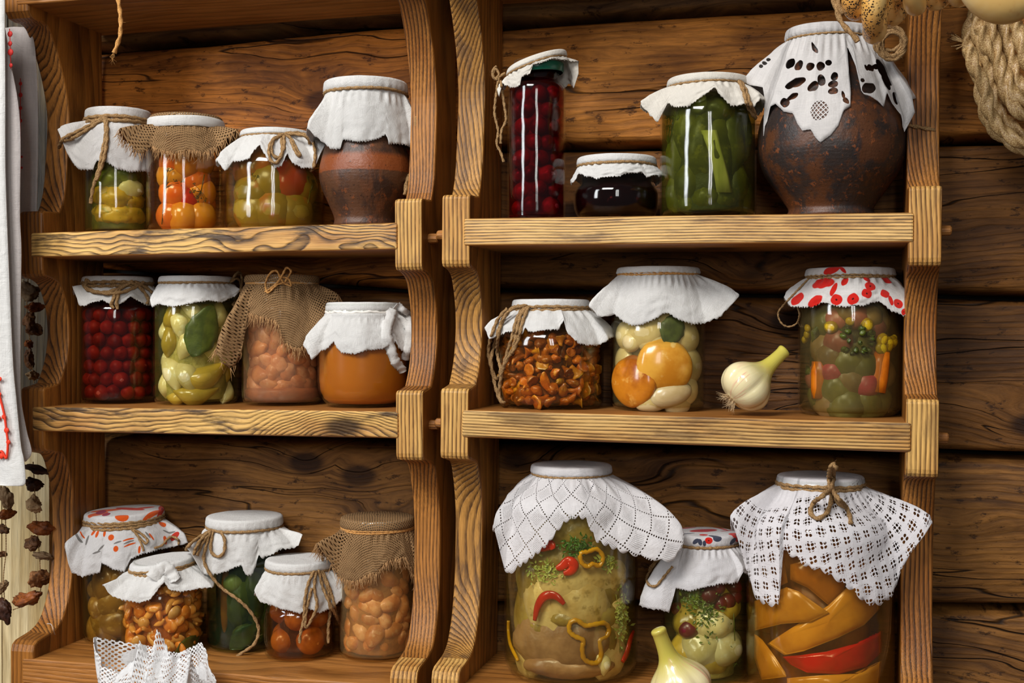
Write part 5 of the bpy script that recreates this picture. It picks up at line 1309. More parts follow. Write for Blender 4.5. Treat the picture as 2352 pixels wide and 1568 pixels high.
shell(J, HF, .0082, 'honey_mushroom', 'small orange honey mushroom in the front left jar', 'mushroom', 'honey mushrooms in the front left jar', gapz=1.5, gapa=1.95, jit=.25, z1=J.zs+.012, arc=1.8, scj=.2)
shell(J, HF, .0088, 'honey_mushroom', 'small orange honey mushroom in the front left jar', 'mushroom', 'honey mushrooms in the front left jar', gapz=2.0, gapa=2.5, jit=.25, z1=J.zs+.012, arc=1.4, scj=.2, depth=.012, seed=8)
leaf_on(J, 436, 1484, .05, .014, -1.2, M_BAY, 'bay_leaf', 'dark bay leaf low on the right inside the honey mushroom jar', -.0006)
cover(J, [(236, 1343, 1.6), (254, 1367, 1.45), (285, 1378, 1.25), (318, 1384, 1.12), (344, 1377, 1.07), (362, 1354, 1.03), (377, 1336, 1.0), (390, 1354, 1.04), (417, 1359, 1.1), (453, 1351, 1.25), (487, 1349, 1.5)], M_LINEN, .04, 17, curve=1.4)
tie(J, .0022, 2, fuzz=1.5)
strip(J, [(352, 1330), (365, 1312), (380, 1304), (396, 1318), (404, 1334)], .011, 'cloth_knot', lift=.004)
# ---- 18 cucumbers at the back
J = make_jar(18, 0, 3, 562, 1494, 88, 'dark green cucumber jar at the back with long dangling twine', lidx=(472, 646), lidy=1196, twy=1222, base=.85, sh=1300)
filling(J, .72, (srgb('1E2410'), srgb('12160A')))
J.mag = 1.08; J.magx = 1.04
brine(J, brine_mat('dark_green_brine', (.36, .46, .24), (.03, .05, .02), .2))
for n, (px, py, ins, L, roll, r_) in enumerate([(505, 1380, .012, .08, .03, .011), (545, 1390, .02, .07, 0, .019), (592, 1380, .018, .08, -.05, .017), (625, 1390, .018, .07, .05, .017), (560, 1455, .018, .03, 1.4, .014), (525, 1345, .014, .02, 0, .0135), (600, 1460, .017, .03, 1.3, .014)]):
    a, p = spot(J, px, py, ins)
    if n == 0: put(J, lumpy(.007, .007, .045, mm['c'], 1, .05, name='carrot_strip'), 'carrot_strip', 'upright orange carrot strip at the left of the dark cucumber jar', 'carrot', None, p, face_out(a, roll))
    elif n == 5: put(J, lumpy(.0135, .012, .0135, food('pale_clove', srgb('B8B070'), srgb('96944C'), 30), 2, .05, name='garlic_clove'), 'garlic_clove', 'pale round garlic clove high in the dark cucumber jar', 'garlic', None, p, face_out(a))
    else: put(J, lumpy(r_, r_, L*.5, CU, n+20, .12, 2.2, name='cucumber'), 'cucumber', 'dark green cucumber inside the back cucumber jar', 'cucumber', 'cucumbers in the back jar', p, face_out(a, roll))
leaf_on(J, 560, 1462, .052, .014, -.85, food('green_leaf', srgb('4E6026'), srgb('33441A'), 60, coat=0), 'green_leaf', 'crinkled green leaf low inside the back cucumber jar', -.0006)
cover(J, [(430, 1258, 1.75), (448, 1290, 1.5), (466, 1318, 1.3), (487, 1321, 1.15), (519, 1312, 1.05), (555, 1296, 1.02), (560, 1310, 1.03), (567, 1321, 1.05), (579, 1320, 1.06), (588, 1300, 1.05), (594, 1273, 1.03), (602, 1283, 1.06), (625, 1272, 1.15), (648, 1261, 1.3), (672, 1258, 1.45), (687, 1254, 1.6), (694, 1228, 1.7)], M_LINEN, .07, 18, curve=1.8)
tie(J, .0019, 1, [[(484, 1216), (474, 1250), (468, 1285), (484, 1320), (510, 1350), (545, 1375), (570, 1398), (588, 1425), (594, 1450), (584, 1478), (560, 1496), (544, 1506)], [(490, 1216), (484, 1250), (486, 1268), (500, 1278), (514, 1268), (516, 1240), (508, 1222)], [(486, 1216), (462, 1238), (448, 1262), (444, 1280)], [(484, 1218), (456, 1234), (434, 1252), (428, 1262)], [(486, 1218), (466, 1245), (452, 1275)]], tr=.0021)
# ---- 19 plum compote front
J = make_jar(19, 0, 3, 688, 1520, 81, 'small front jar of amber plum compote under white cloth with twine tails', lidx=(606, 762), lidy=1296, twy=1318, base=.86, sh=1420, neck=.92)
filling(J, .55, (srgb('6A3410'), srgb('401E08')))
brine(J, brine_mat('plum_brine', (.80, .5, .22), (.16, .05, .01), .15))
PL = [berry(.019, food('amber_plum', srgb('D08030'), srgb('A8591A'), 30, rough=.25, coat=.4), .08, 31)]
shell(J, PL, .0182, 'plum', 'round amber plum inside the small compote jar', 'plum', 'plums in the compote jar', gapz=1.75, gapa=2.0, z1=J.zs+.005, jit=.1)
cover(J, [(583, 1357, 1.4), (594, 1380, 1.3), (615, 1388, 1.15), (639, 1396, 1.06), (669, 1403, 1.05), (690, 1410, 1.05), (705, 1396, 1.04), (713, 1399, 1.05), (734, 1407, 1.1), (755, 1400, 1.15), (768, 1392, 1.25), (785, 1373, 1.35), (776, 1340, 1.35)], M_LINEN, .07, 19)
tie(J, .0018, 1, [[(722, 1310), (708, 1340), (700, 1380), (698, 1420), (690, 1455), (688, 1476)], [(726, 1310), (722, 1350), (728, 1390), (716, 1420), (702, 1440), (704, 1400), (716, 1350)], [(732, 1308), (742, 1350), (762, 1395), (780, 1430), (796, 1465), (790, 1500), (778, 1518)], [(736, 1310), (752, 1350), (758, 1400), (754, 1440), (754, 1476)], [(740, 1310), (760, 1360), (776, 1420), (800, 1470), (792, 1515)]], tr=.0020, fuzz=1.2)
# ---- 20 beans, right
J = make_jar(20, 0, 3, 867, 1519, 90, 'jar of orange-white beans under burlap beside the carved right panel', lidx=(786, 956), lidy=1198, twy=1224, base=.84, sh=1310)
filling(J, .74, (srgb('B8803E'), srgb('9A6430')))
brine(J, brine_mat('bean_brine_orange', (.93, .72, .48), (.6, .36, .16), .16))
BN2 = beans('orange', (srgb('DC9A56'), srgb('C87C3C'), srgb('E4B47C')))
shell(J, BN2, .0120, 'bean', 'plump orange-white bean in the right-hand burlap jar', 'bean', 'beans in the right-hand burlap jar', gapz=1.5, gapa=1.95, tang=True, z0=.008, z1=J.zs, jit=.2, scj=.15)
lid(J)
cover(J, [(725, 1249, 1.75), (740, 1268, 1.6), (758, 1295, 1.4), (776, 1325, 1.22), (795, 1332, 1.12), (818, 1334, 1.08), (848, 1318, 1.05), (866, 1318, 1.05), (884, 1292, 1.05), (907, 1284, 1.06), (931, 1280, 1.1), (945, 1310, 1.13), (955, 1335, 1.17), (958, 1300, 1.2)], M_BURLAP, .05, 20, dome=.002)
fringe(J, .013, 2, 9)
tie(J, .0012, 2, mat=M_TWINE2, fuzz=.3)
# ================================================================== right unit, bottom shelf
J = make_jar(21, 1, 3, 1311, 1562, 153, 'huge jar of squash, peppers and parsley under a diamond-patterned lace cloth', neck=.56, lidx=(1220, 1406), lidy=1076, twy=1098, base=.8, sh=1180, hb=.25)
filling(J, .60, (srgb('6A5428'), srgb('3E3014')))
J.mag = 1.0; J.magx = 1.03
brine(J, brine_mat('assorted_brine', (.92, .85, .58), (.42, .3, .08), .05))
SQ = food('pale_squash', srgb('E0C486'), srgb('C4A05C'), 22, rough=.35, c3=srgb('96783A'), coat=.2, bump=.003); SQ2 = food('mauve_squash', srgb('B0845A'), srgb('8E6440'), 22, rough=.35, coat=.2, bump=.003); SQ3 = food('olive_squash', srgb('A88E44'), srgb('806426'), 22, rough=.35, coat=.2, bump=.003)
for n, (px, py, ins, sx, sy, sz, m_) in enumerate([(1352, 1335, .02, .05, .03, .037, SQ), (1262, 1480, .022, .056, .034, .042, SQ2), (1370, 1425, .02, .045, .03, .02, SQ3), (1215, 1370, .02, .032, .03, .045, SQ), (1350, 1500, .03, .04, .035, .04, SQ2), (1330, 1230, .02, .035, .03, .024, SQ3), (1250, 1290, .022, .03, .03, .03, SQ3), (1420, 1350, .022, .03, .03, .04, SQ3), (1200, 1460, .02, .03, .03, .04, SQ3), (1290, 1400, .05, .05, .04, .06, SQ), (1400, 1480, .03, .03, .03, .04, SQ3), (1300, 1540, .02, .05, .03, .016, SQ2), (1200, 1260, .022, .03, .03, .03, SQ), (1400, 1260, .022, .03, .03, .03, SQ3), (1178, 1420, .02, .028, .02, .04, SQ3), (1440, 1430, .02, .026, .02, .045, SQ), (1440, 1290, .02, .024, .02, .04, SQ3), (1425, 1510, .02, .03, .02, .03, SQ), (1190, 1330, .02, .026, .02, .04, SQ3), (1180, 1500, .02, .026, .02, .03, SQ)]):
    sy *= .85; a, p = spot(J, px, py, sy*1.02+.0062)
    put(J, lumpy(sx*1.12, sy, sz*1.12, m_, n+60, .12, 1.3, seg=28, rings=20, crease=.06, name='pickled_squash'), 'pickled_squash', {id(SQ): 'pale cream squash in the huge jar with diamond lace', id(SQ2): 'brownish pink squash in the huge jar with diamond lace', id(SQ3): 'olive squash in the huge jar with diamond lace'}[id(m_)], 'squash', {id(SQ): 'pale squash in the huge jar', id(SQ2): 'pink squash in the huge jar', id(SQ3): 'olive squash in the huge jar'}[id(m_)], p, face_out(a))
PY = food('yellow_pepper', srgb('E2A616'), srgb('C88A0C'), 40, rough=.2, coat=.5); PR = food('red_pepper', srgb('DA2C14'), srgb('B81C0C'), 40, rough=.2, coat=.5)
def band(J, pts, w_, mat, name, label, cat, closed=False, th=.0022, ins=.002):
    P = catmull([spot(J, x, y, ins)[1] for x, y in pts], 6, closed); n = len(P); mb = MB(); V = []; F = []
    for i, p in enumerate(P):
        T = (P[(i+1) % n]-P[i-1]) if closed else (P[min(i+1, n-1)]-P[max(i-1, 0)]); T.normalize(); a = atan2(p.x, -p.y); nn = Vector((sin(a), -cos(a), 0)); S_ = T.cross(nn).normalized()
        ww = w_*(1+.12*sin(i*1.7)) if closed else w_*(.25+.75*sin(pi*min(.97, max(.03, i/(n-1))))**.5)
        for q in range(8):
            b = 2*pi*q/8; V.append(p+S_*cos(b)*ww+nn*sin(b)*th)
    for i in range(n if closed else n-1):
        j = (i+1) % n
        for q in range(8): F.append((i*8+q, i*8+(q+1) % 8, j*8+(q+1) % 8, j*8+q))
    if not closed: F += [tuple(range(8))[::-1], tuple((n-1)*8+q for q in range(8))]
    o = obj(name, mesh(name, V, F, mat)); o.matrix_world = J.Mw; return tag(o, label, cat)
band(J, [(1310, 1432), (1325, 1426), (1345, 1438), (1362, 1436), (1390, 1432), (1400, 1446), (1394, 1462), (1378, 1472), (1382, 1500), (1376, 1520), (1360, 1524), (1342, 1514), (1338, 1490), (1340, 1472), (1320, 1462), (1308, 1450)], .0032, PY, 'pepper_ring', 'three-lobed yellow pepper ring pressed against the huge jar', 'pepper', True, .0035, .003)
band(J, [(1334, 1272), (1350, 1268), (1372, 1262), (1386, 1280), (1378, 1300), (1362, 1296), (1350, 1302), (1336, 1292)], .003, PY, 'pepper_ring', 'small yellow pepper ring just below the diamond lace', 'pepper', True, .0035, .003)
band(J, [(1228, 1425), (1234, 1395), (1246, 1374), (1262, 1367), (1280, 1372), (1296, 1388)], .0058, PR, 'pepper_strip', 'curved red pepper strip at the middle left of the huge jar', 'pepper')
band(J, [(1278, 1305), (1290, 1302), (1306, 1290), (1318, 1298), (1312, 1312), (1295, 1318)], .0065, PR, 'pepper_piece', 'red pepper piece below the parsley in the huge jar', 'pepper')
band(J, [(1238, 1262), (1250, 1255), (1264, 1252), (1270, 1262)], .007, PR, 'pepper_piece', 'small red pepper piece at the lace edge of the huge jar', 'pepper')
band(J, [(1158, 1425), (1166, 1450), (1172, 1480), (1186, 1510), (1190, 1518)], .003, PY, 'pepper_strip', 'thin yellow pepper strip along the left wall of the huge jar', 'pepper')
band(J, [(1455, 1450), (1448, 1470), (1440, 1500), (1430, 1520)], .006, PR, 'pepper_strip', 'red pepper strip low at the right wall of the huge jar', 'pepper')
M_PARS = food('parsley', srgb('3E6A14'), srgb('2A500C'), 90); M_CEL = food('celery_leaf', srgb('B0B45A'), srgb('8A9440'), 60)
def herb(J, px, py, r_, mat, label, seed, n=90, cat='herb', sx=1.0, sz=.6, name='parsley_sprig'):
    rn = random.Random(seed); mb = MB()
    for i in range(n):
        a_, p = spot(J, px+rn.gauss(0, r_*sx), py+rn.gauss(0, r_*sz), rn.uniform(.001, .006)); s = .0028*rn.uniform(.6, 1.3); t = Vector((rn.gauss(0, 1), rn.gauss(0, .4), rn.gauss(0, 1))).normalized(); u_ = t.cross(Vector((0, 1, 0))).normalized(); nn = Vector((sin(a_), -cos(a_), 0))*.0006
        mb.add([p-t*s, p+u_*s*.5+nn, p+t*s*1.3, p-u_*s*.5+nn, p+t*s*.3-nn], [(0, 1, 4), (1, 2, 4), (2, 3, 4), (3, 0, 4)])
    a0, c0 = spot(J, px, py, .007)
    for i in range(9):
        a_, p = spot(J, px+rn.gauss(0, r_*sx), py+rn.gauss(0, r_*sz), .004); mb.add(*tube([c0, (c0+p)/2+Vector((0, 0, .001)), p], .0004, 4))
    o = mb.obj(name, mat); o.matrix_world = J.Mw; return tag(o, label, cat)
herb(J, 1328, 1255, 17, M_PARS, 'bright green curly parsley under the diamond lace in the huge jar', 1, 150)
herb(J, 1250, 1315, 20, M_CEL, 'pale green celery leaves at the upper left of the huge jar', 2, 110, name='celery_leaves')
herb(J, 1432, 1420, 9, M_CEL, 'pale celery leaves along the right wall of the huge jar', 3, 110, sx=.9, sz=4.0, name='celery_leaves')
herb(J, 1395, 1290, 12, M_CEL, 'wilted yellowish celery leaves beside the small pepper ring', 4, 60, name='celery_leaves')
a, p = spot(J, 1382, 1528, .008); put(J, clove(.036, .012, GM, 5), 'garlic_clove', 'ivory garlic clove under the yellow pepper ring in the huge jar', 'garlic', None, p, face_out(a, -.4))
cover(J, [(1135, 1214, 1.3), (1147, 1275, 1.2), (1160, 1306, 1.13), (1172, 1320, 1.09), (1187, 1303, 1.05), (1204, 1293, 1.03), (1232, 1272, 1.02), (1258, 1250, 1.01), (1278, 1222, 1.0), (1294, 1202, .98), (1312, 1187, .95), (1328, 1186, .95), (1343, 1189, .96), (1356, 1215, 1.0), (1370, 1242, 1.02), (1395, 1252, 1.06), (1421, 1264, 1.13), (1450, 1272, 1.25), (1475, 1279, 1.35), (1526, 1290, 1.62), (1550, 1284, 1.72), (1568, 1256, 1.8), (1570, 1235, 1.82)], M_LACE1, .03, 21, uvcyl=1, scallop=60, curve=2.0, frayed=.0002, big=.5)
tie(J, .0014, 1)
# ---- 22 small garlic jar
J = make_jar(22, 1, 3, 1620, 1566, 99, 'small jar of whole garlic and dill under a cloth with a red embroidered top', lidx=(1552, 1702), lidy=1233, twy=1259, base=.86, sh=1345)
filling(J, .66, (srgb('8A7A3A'), srgb('5E5424')))
J.mag = 1.1; J.magx = 1.05
brine(J, brine_mat('clear_green_brine', (.88, .84, .6), (.2, .2, .06), .08))
def smallgarlic(r_, mat, seed):
    def f(d):
        an = atan2(d.y, d.x); q = 1-.12*(1-abs(cos(3*an+seed))**.6)*(1-abs(d.z)); t = max(0, d.z)**4*.55
        return Vector((d.x*r_*q*(1-.2*t), d.y*r_*q*(1-.2*t), d.z*r_*.8+t*r_))
    return blob(f, 36, 18, mat, 'pickled_garlic')
GH = [smallgarlic(.027, GM, 1), smallgarlic(.024, GM2, 2)]
for n, (px, py, ins, mi, ro) in enumerate([(1650, 1440, .026, 0, .2), (1560, 1435, .024, 1, -.3), (1600, 1500, .026, 0, .9), (1690, 1495, .024, 0, -.4), (1640, 1530, .03, 1, .2), (1545, 1500, .024, 1, .2), (1690, 1400, .024, 1, 0), (1600, 1400, .05, 0, 0)]):
    a, p = spot(J, px, py, ins); put(J, GH[mi], 'pickled_garlic', ['ivory garlic head inside the small dill jar', 'yellowish garlic head inside the small dill jar'][mi], 'garlic', ['ivory heads in the dill jar', 'yellow heads in the dill jar'][mi], p, face_out(a, ro))
CB = berry(.0105, food('cranberry', srgb('7A0E1E'), srgb('5A0816'), 40, coat=.4), .1, 3)
for n, (px, py, sc) in enumerate([(1573, 1448, 1.15), (1662, 1390, .9), (1682, 1385, 1), (1632, 1370, 1.1), (1700, 1372, 1), (1542, 1400, .8), (1655, 1352, .9), (1700, 1350, 1)]):
    a, p = spot(J, px, py, .0105); put(J, CB, 'cranberry', 'dark red cranberry inside the small garlic and dill jar', 'berry', 'cranberries in the dill jar', p, rrot(random.Random(n)), sc)
M_GD = food('fresh_dill', srgb('6E7E22'), srgb('4C5C16'), 90)
herb(J, 1628, 1420, 17, M_GD, 'feathery green dill in the middle of the small garlic jar', 6, 130, sz=1.3, name='dill_fronds')
herb(J, 1590, 1380, 16, M_GD, 'feathery green dill high under the cloth of the small garlic jar', 8, 90, sz=.8, name='dill_fronds')
dill(J, 1685, 1400, 1688, 1480, .022, 'thin upside-down dill umbel at the right of the small garlic jar', 12, M_GD, 10, .7, .0003)
cover(J, [(1468, 1390, 1.65), (1490, 1398, 1.5), (1515, 1400, 1.35), (1538, 1407, 1.15), (1545, 1375, 1.05), (1552, 1350, 1.02), (1585, 1357, 1.02), (1617, 1348, 1.02), (1654, 1341, 1.03), (1680, 1340, 1.06), (1697, 1337, 1.1), (1708, 1312, 1.2)], None, .05, 22)
L22 = [(1615, 1218, 34, 6, .05, srgb('C81822')), (1650, 1212, 24, 5, -.2, RED), (1580, 1212, 20, 5, .1, srgb('C81822')), (1672, 1218, 18, 4, .1, srgb('C81822')), (1628, 1241, 9, 8, 0, RED), (1616, 1228, 10, 4, 0, RED), (1640, 1231, 12, 3, -.3, SLT), (1608, 1245, 5, 8, .3, SLT), (1598, 1243, 9, 5, .6, SLT), (1618, 1248, 4, 7, 0, SLT), (1648, 1236, 10, 4, .1, SLT), (1690, 1228, 7, 6, 0, RED), (1684, 1242, 9, 4, .7, SLT), (1600, 1205, 6, 3, 0, RED), (1625, 1204, 6, 3, 0, RED), (1640, 1206, 6, 3, 0, RED), (1580, 1225, 16, 1.5, .1, SLT)]
J.cover.data.materials.append(linen('red_embroidered_linen', (.84, .82, .83), paint=pat(J, L22)))
tie(J, .0018, 1, [[(1555, 1262), (1520, 1280), (1500, 1300), (1486, 1325), (1490, 1342), (1506, 1345), (1520, 1330), (1545, 1300)], [(1555, 1262), (1505, 1290), (1490, 1310)]], tr=.0016)
# ---- 23 pepper wedges
J = make_jar(23, 1, 3, 1882, 1610, 166, 'huge jar of orange pepper wedges under scalloped filet lace with a twine bow', neck=.6, lidx=(1788, 1984), lidy=1102, twy=1124, base=.82, sh=1240, hb=.25)
brine(J, brine_mat('pepper_brine', (.93, .70, .36), (.32, .13, .02), .16))
OP = food('orange_pepper', srgb('E0A434'), srgb('CC8C24'), 18, rough=.2, coat=.4); OP2 = food('amber_pepper', srgb('C07C1E'), srgb('A06214'), 18, rough=.2, coat=.4)
def wedge(J, poly, ins, th, mat, label, group=None, bulge=.004):
    """a cut pepper slab: pixel outline laid against the inside of the glass"""
    n = len(poly); cx = sum(p[0] for p in poly)/n; cy = sum(p[1] for p in poly)/n
    V = []; F = []
    rings = [1.0, .93, .7, .4, .001]
    for side in (0, 1):
        for s in rings:
            for x, y in poly:
                a, p = spot(J, cx+(x-cx)*s, cy+(y-cy)*s, 0)
                dep = ins+(th if side else 0)+(0 if s < .95 else th*.3*(1-2*side)*1)+(bulge*(s**2) if not side else 0)
                rr = sqrt(p.x**2+p.y**2)-dep; V.append((rr*sin(a), -rr*cos(a), p.z))
    m_ = len(rings)
    for side in (0, 1):
        for k_ in range(m_-1):
            for i in range(n):
                j = (i+1) % n; b = side*m_*n
                q = (b+k_*n+i, b+k_*n+j, b+(k_+1)*n+j, b+(k_+1)*n+i); F.append(q if not side else q[::-1])
    for i in range(n): j = (i+1) % n; F.append((i, m_*n+i, m_*n+j, j))
    o = obj('pepper_wedge', mesh('pepper_wedge', V, F, mat)); o.matrix_world = J.Mw; return tag(o, label, 'pepper', group)
def dens(P, k=4):
    out = []
    for i in range(len(P)):
        a, b = P[i], P[(i+1) % len(P)]
        for t in range(k): out.append((a[0]+(b[0]-a[0])*t/k, a[1]+(b[1]-a[1])*t/k))
    return out
wedge(J, dens([(1722, 1380), (1800, 1350), (1830, 1360), (1906, 1410), (1860, 1430), (1790, 1434), (1722, 1448)]), .001, .006, OP, 'broad orange pepper wedge with a pointed right end below the lace')
wedge(J, dens([(1800, 1300), (1850, 1290), (1960, 1300), (1950, 1370), (1910, 1398), (1850, 1355), (1800, 1335)]), .010, .006, OP2, 'darker pepper wedge behind the pointed one at the top of the pepper jar')
wedge(J, dens([(1905, 1395), (1960, 1350), (2040, 1320), (2042, 1400), (2000, 1440), (1930, 1470), (1840, 1500), (1790, 1508), (1745, 1480), (1800, 1450)]), .006, .006, OP, 'long curved orange pepper wedge across the middle of the pepper jar')
wedge(J, dens([(1722, 1455), (1740, 1470), (1772, 1510), (1796, 1545), (1800, 1556), (1740, 1562), (1722, 1510)]), .001, .006, OP, 'orange pepper wedge standing at the lower left of the pepper jar')
wedge(J, dens([(1788, 1510), (1830, 1508), (1900, 1500), (1980, 1480), (2042, 1450), (2040, 1500), (2000, 1535), (1930, 1552), (1850, 1548), (1810, 1530)]), .003, .006, food('bright_red_pepper', srgb('DC1414'), srgb('B40A0C'), 20, rough=.2, coat=.5), 'bright red pepper strip near the bottom of the pepper jar')
wedge(J, dens([(1800, 1560), (1880, 1555), (1990, 1550), (2040, 1520), (2030, 1600), (1900, 1620), (1800, 1610)]), .003, .006, OP, 'orange pepper wedge under the red one at the bottom of the jar')
wedge(J, dens([(1725, 1300), (1790, 1290), (1800, 1340), (1725, 1370)]), .004, .006, OP2, 'amber pepper piece beside the hanging lace corner at upper left')
wedge(J, dens([(1960, 1300), (2040, 1290), (2042, 1330), (1970, 1345)]), .012, .006, OP2, 'amber pepper piece behind the lace at the upper right of the jar')
zt = J.zs; V, F = lathe([(0, .008), (J.R*.62, .008), (J.R-.030, .02), (J.R-.028, zt), (0, zt+.004)], 40)
o = obj('pepper_filling', mesh('pepper_filling', V, F, food('pepper_mass', srgb('9A5A14'), srgb('5A2E0A'), 22, rough=.3)), J.root)
cover(J, [(1679, 1190, 1.35), (1690, 1225, 1.27), (1700, 1280, 1.18), (1712, 1318, 1.13), (1726, 1350, 1.08), (1740, 1378, 1.05), (1756, 1385, 1.04), (1775, 1390, 1.03), (1789, 1388, 1.03), (1794, 1320, 1.03), (1800, 1258, 1.0), (1815, 1275, 1.01), (1828, 1278, 1.01), (1853, 1302, 1.02), (1875, 1305, 1.02), (1896, 1314, 1.02), (1933, 1338, 1.03), (1962, 1358, 1.04), (1983, 1380, 1.05), (2006, 1390, 1.07), (2030, 1384, 1.09), (2050, 1365, 1.12), (2062, 1340, 1.15), (2074, 1300, 1.2), (2097, 1268, 1.3), (2122, 1232, 1.45), (2140, 1198, 1.55)], M_LACE2, .035, 23, uvcyl=1, scallop=44, curve=2.0, frayed=.0002, big=.7)
tie(J, .0024, 2, [[(1908, 1125), (1890, 1138), (1868, 1155), (1862, 1178), (1878, 1190), (1898, 1178), (1908, 1155), (1910, 1128)], [(1908, 1125), (1904, 1100), (1908, 1072), (1916, 1064)], [(1910, 1125), (1914, 1098), (1914, 1070), (1922, 1075)], [(1912, 1126), (1926, 1145), (1944, 1165), (1952, 1185), (1954, 1202)], [(1912, 1128), (1922, 1150), (1946, 1168)]], tr=.0026)
# front garlic bulb
X = at(1568, 1535, -.028); R = .0375
zc = shelf_point(1, 3, X.x, .002)+R*.51
garlic('garlic_bulb', (X.x, X.y, zc), R, (RT*-.38+UP*.93-FW*.05), 'whole garlic bulb standing upright in front of the small dill jar', seed=5)
# ================================================================== hangings and foreground
def sheet(edge, x_in, Y, mat, name, parent, thick=.0012, wob=.004, ph=0, back=0):
    """hanging cloth panel: its right edge follows pixel points, the left runs out of the picture"""
    E_ = catmull([at(x, y, Y) for x, y in edge], 8); V = []; F = []; U = []; n = len(E_); m = 26
    for i, p in enumerate(E_):
        for j in range(m+1):
            t = j/m; x = p.x-x_in*t; d = wob*sin(t*22+ph+i*.012)*(.4+.6*t)+wob*.5*sin(t*9+ph*2+i*.03)
            V.append((x, p.y+d, p.z)); U.append((x, p.z))
    for i in range(n-1):
        for j in range(m): a = i*(m+1)+j; F.append((a, a+1, a+m+2, a+m+1))
    o = obj(name, mesh(name, V, F, mat, True, U), parent); return solid(o, thick)
M_TOWEL = linen('towel_linen', (.93, .92, .89), tw=.0009); M_TOWEL2 = linen('towel_linen_grey', (.74, .68, .66))
root = empty('linen_towel', at(10, -200, -.06), 'long white linen towel with red embroidery hanging in layers at the far left', 'towel')
root.location = (0, 0, 0)
sheet([(6, -60), (8, 200), (9, 400), (18, 636), (27, 828), (36, 923), (46, 1019), (54, 1057), (58, 1107), (50, 1116)], .16, -.075, M_TOWEL, 'front_layer', root, ph=1)
sheet([(8, 40), (23, 132), (46, 275), (46, 488), (49, 574), (47, 700), (46, 861), (48, 923), (60, 990), (71, 1038), (58, 1060)], .14, -.055, M_TOWEL2, 'middle_layer', root, ph=2.4)
sheet([(60, 60), (75, 98), (82, 200), (83, 327), (82, 420), (80, 500), (80, 640)], .10, .02, M_TOWEL2, 'back_layer', root, ph=.4)
mb = MB(); V3 = [at(x, y, -.0815) for x, y in [(-8, 870), (-2, 905), (6, 935), (11, 958), (15, 989), (18, 1015), (17, 1040), (14, 1052), (8, 1042), (2, 1036), (-8, 1050)]]
mb.add(*tube(catmull(V3, 6), .0016, 6))
def flatball(c, r, s=.4):
    V, F = lathe([(0, -r), (r*.7, -r*.7), (r, 0), (r*.7, r*.7), (0, r)], 10); return [Vector((v[0], v[1]*s, v[2]))+c for v in V], F
for x, y, r in [(-1, 905, 5), (9, 957, 6), (15, 988, 7), (19, 1015, 6), (3, 1047, 7), (-3, 960, 6), (0, 870, 5)]:
    c = at(x, y, -.0815); mb.add(*flatball(c, r*.0006))
mb.obj('embroidery', plain('red_thread', srgb('E03A1E'), .6), root)
mb = MB(); mb.add(*tube([at(47, y, .0125) for y in (180, 220, 260, 300, 350, 395)], .0006, 5))
for x, y, r in [(47, 192, 5), (47, 218, 6), (47, 248, 5), (47, 277, 5), (50, 360, 3), (50, 385, 3)]: mb.add(*flatball(at(x, y, .012), r*.0006))
FADED = plain('red_thread_faded', srgb('C8302A'), .6); mb.obj('embroidery', FADED, root)
mb = MB(); mb.add(*tube([at(x, y, -.0615) for x, y in [(22, 66), (24, 110), (25, 158)]], .0006, 5))
for x, y, r in [(26, 78, 7), (26, 100, 6), (27, 120, 8), (28, 150, 5)]: mb.add(*flatball(at(x-3, y, -.062), r*.0006))
mb.obj('embroidery', FADED, root)
# ---- dried mushrooms on strings
DMAT = [food('dried_mushroom', srgb('8A5C34'), srgb('5E3A20'), 60, rough=.7, c3=srgb('3A2416'), coat=0, bump=.003, per=.5), food('dried_mushroom_pale', srgb('AE8E66'), srgb('8A6844'), 60, rough=.75, c3=srgb('5A4028'), coat=0, bump=.003, per=.5), food('dried_mushroom_rust', srgb('A0561E'), srgb('703812'), 60, rough=.6, c3=srgb('3E2010'), coat=0, bump=.003), food('dried_mushroom_dark', srgb('4A2A1C'), srgb('2E1A14'), 60, rough=.6, coat=0, bump=.003)]
def dried(r, mat, seed):
    def f(d):
        q = 1+.45*mnoise.noise(d*1.6+Vector((seed*7, 0, 0)))+.22*mnoise.noise(d*4+Vector((0, seed*3, 0)))+.10*mnoise.noise(d*9+Vector((0, 0, seed)))
        y = d.y*.55
        z = d.z*.55+.35*(d.x*d.x)*sin(seed)
        return Vector((d.x*r*q, y*r*q, z*r*q))
    return blob(f, 36, 24, mat, 'dried_mushroom')
DV = [dried(.02, DMAT[i % 4], i+1) for i in range(8)]
ords = ['topmost', 'second from the top', 'third from the top', 'fourth from the top', 'fifth from the top', 'sixth from the top', 'seventh from the top', 'eighth from the top', 'ninth from the top', 'tenth from the top']
def mush_string(name, where, pts, Y, items):
    mb = MB(); twine(mb, [at(x, y, Y) for x, y in pts], .0007, False, .3); o = mb.obj('thread', M_TWINE)
    o.name = 'mushroom_thread'; tag(o, 'thin thread carrying the '+where+' string of dried mushrooms', 'thread')
    for n, (px, py, s, vi, rot, fl) in enumerate(items):
        o = bpy.data.objects.new('dried_mushroom', DV[vi]); COL.objects.link(o); p = at(px, py, Y); 
        s_ = s/FPX*((p-CAM).dot(FW))/.02
        o.matrix_world = Matrix.Translation(p) @ Matrix.Rotation(rot, 4, 'Y') @ Matrix.Rotation(n*1.3, 4, 'Z') @ Matrix.Diagonal((s_, s_, s_*fl, 1))
        tag(o, 'dried wrinkled mushroom, '+ords[n]+' on the '+where+' string', 'dried mushroom', 'dried mushrooms on the '+where+' string')
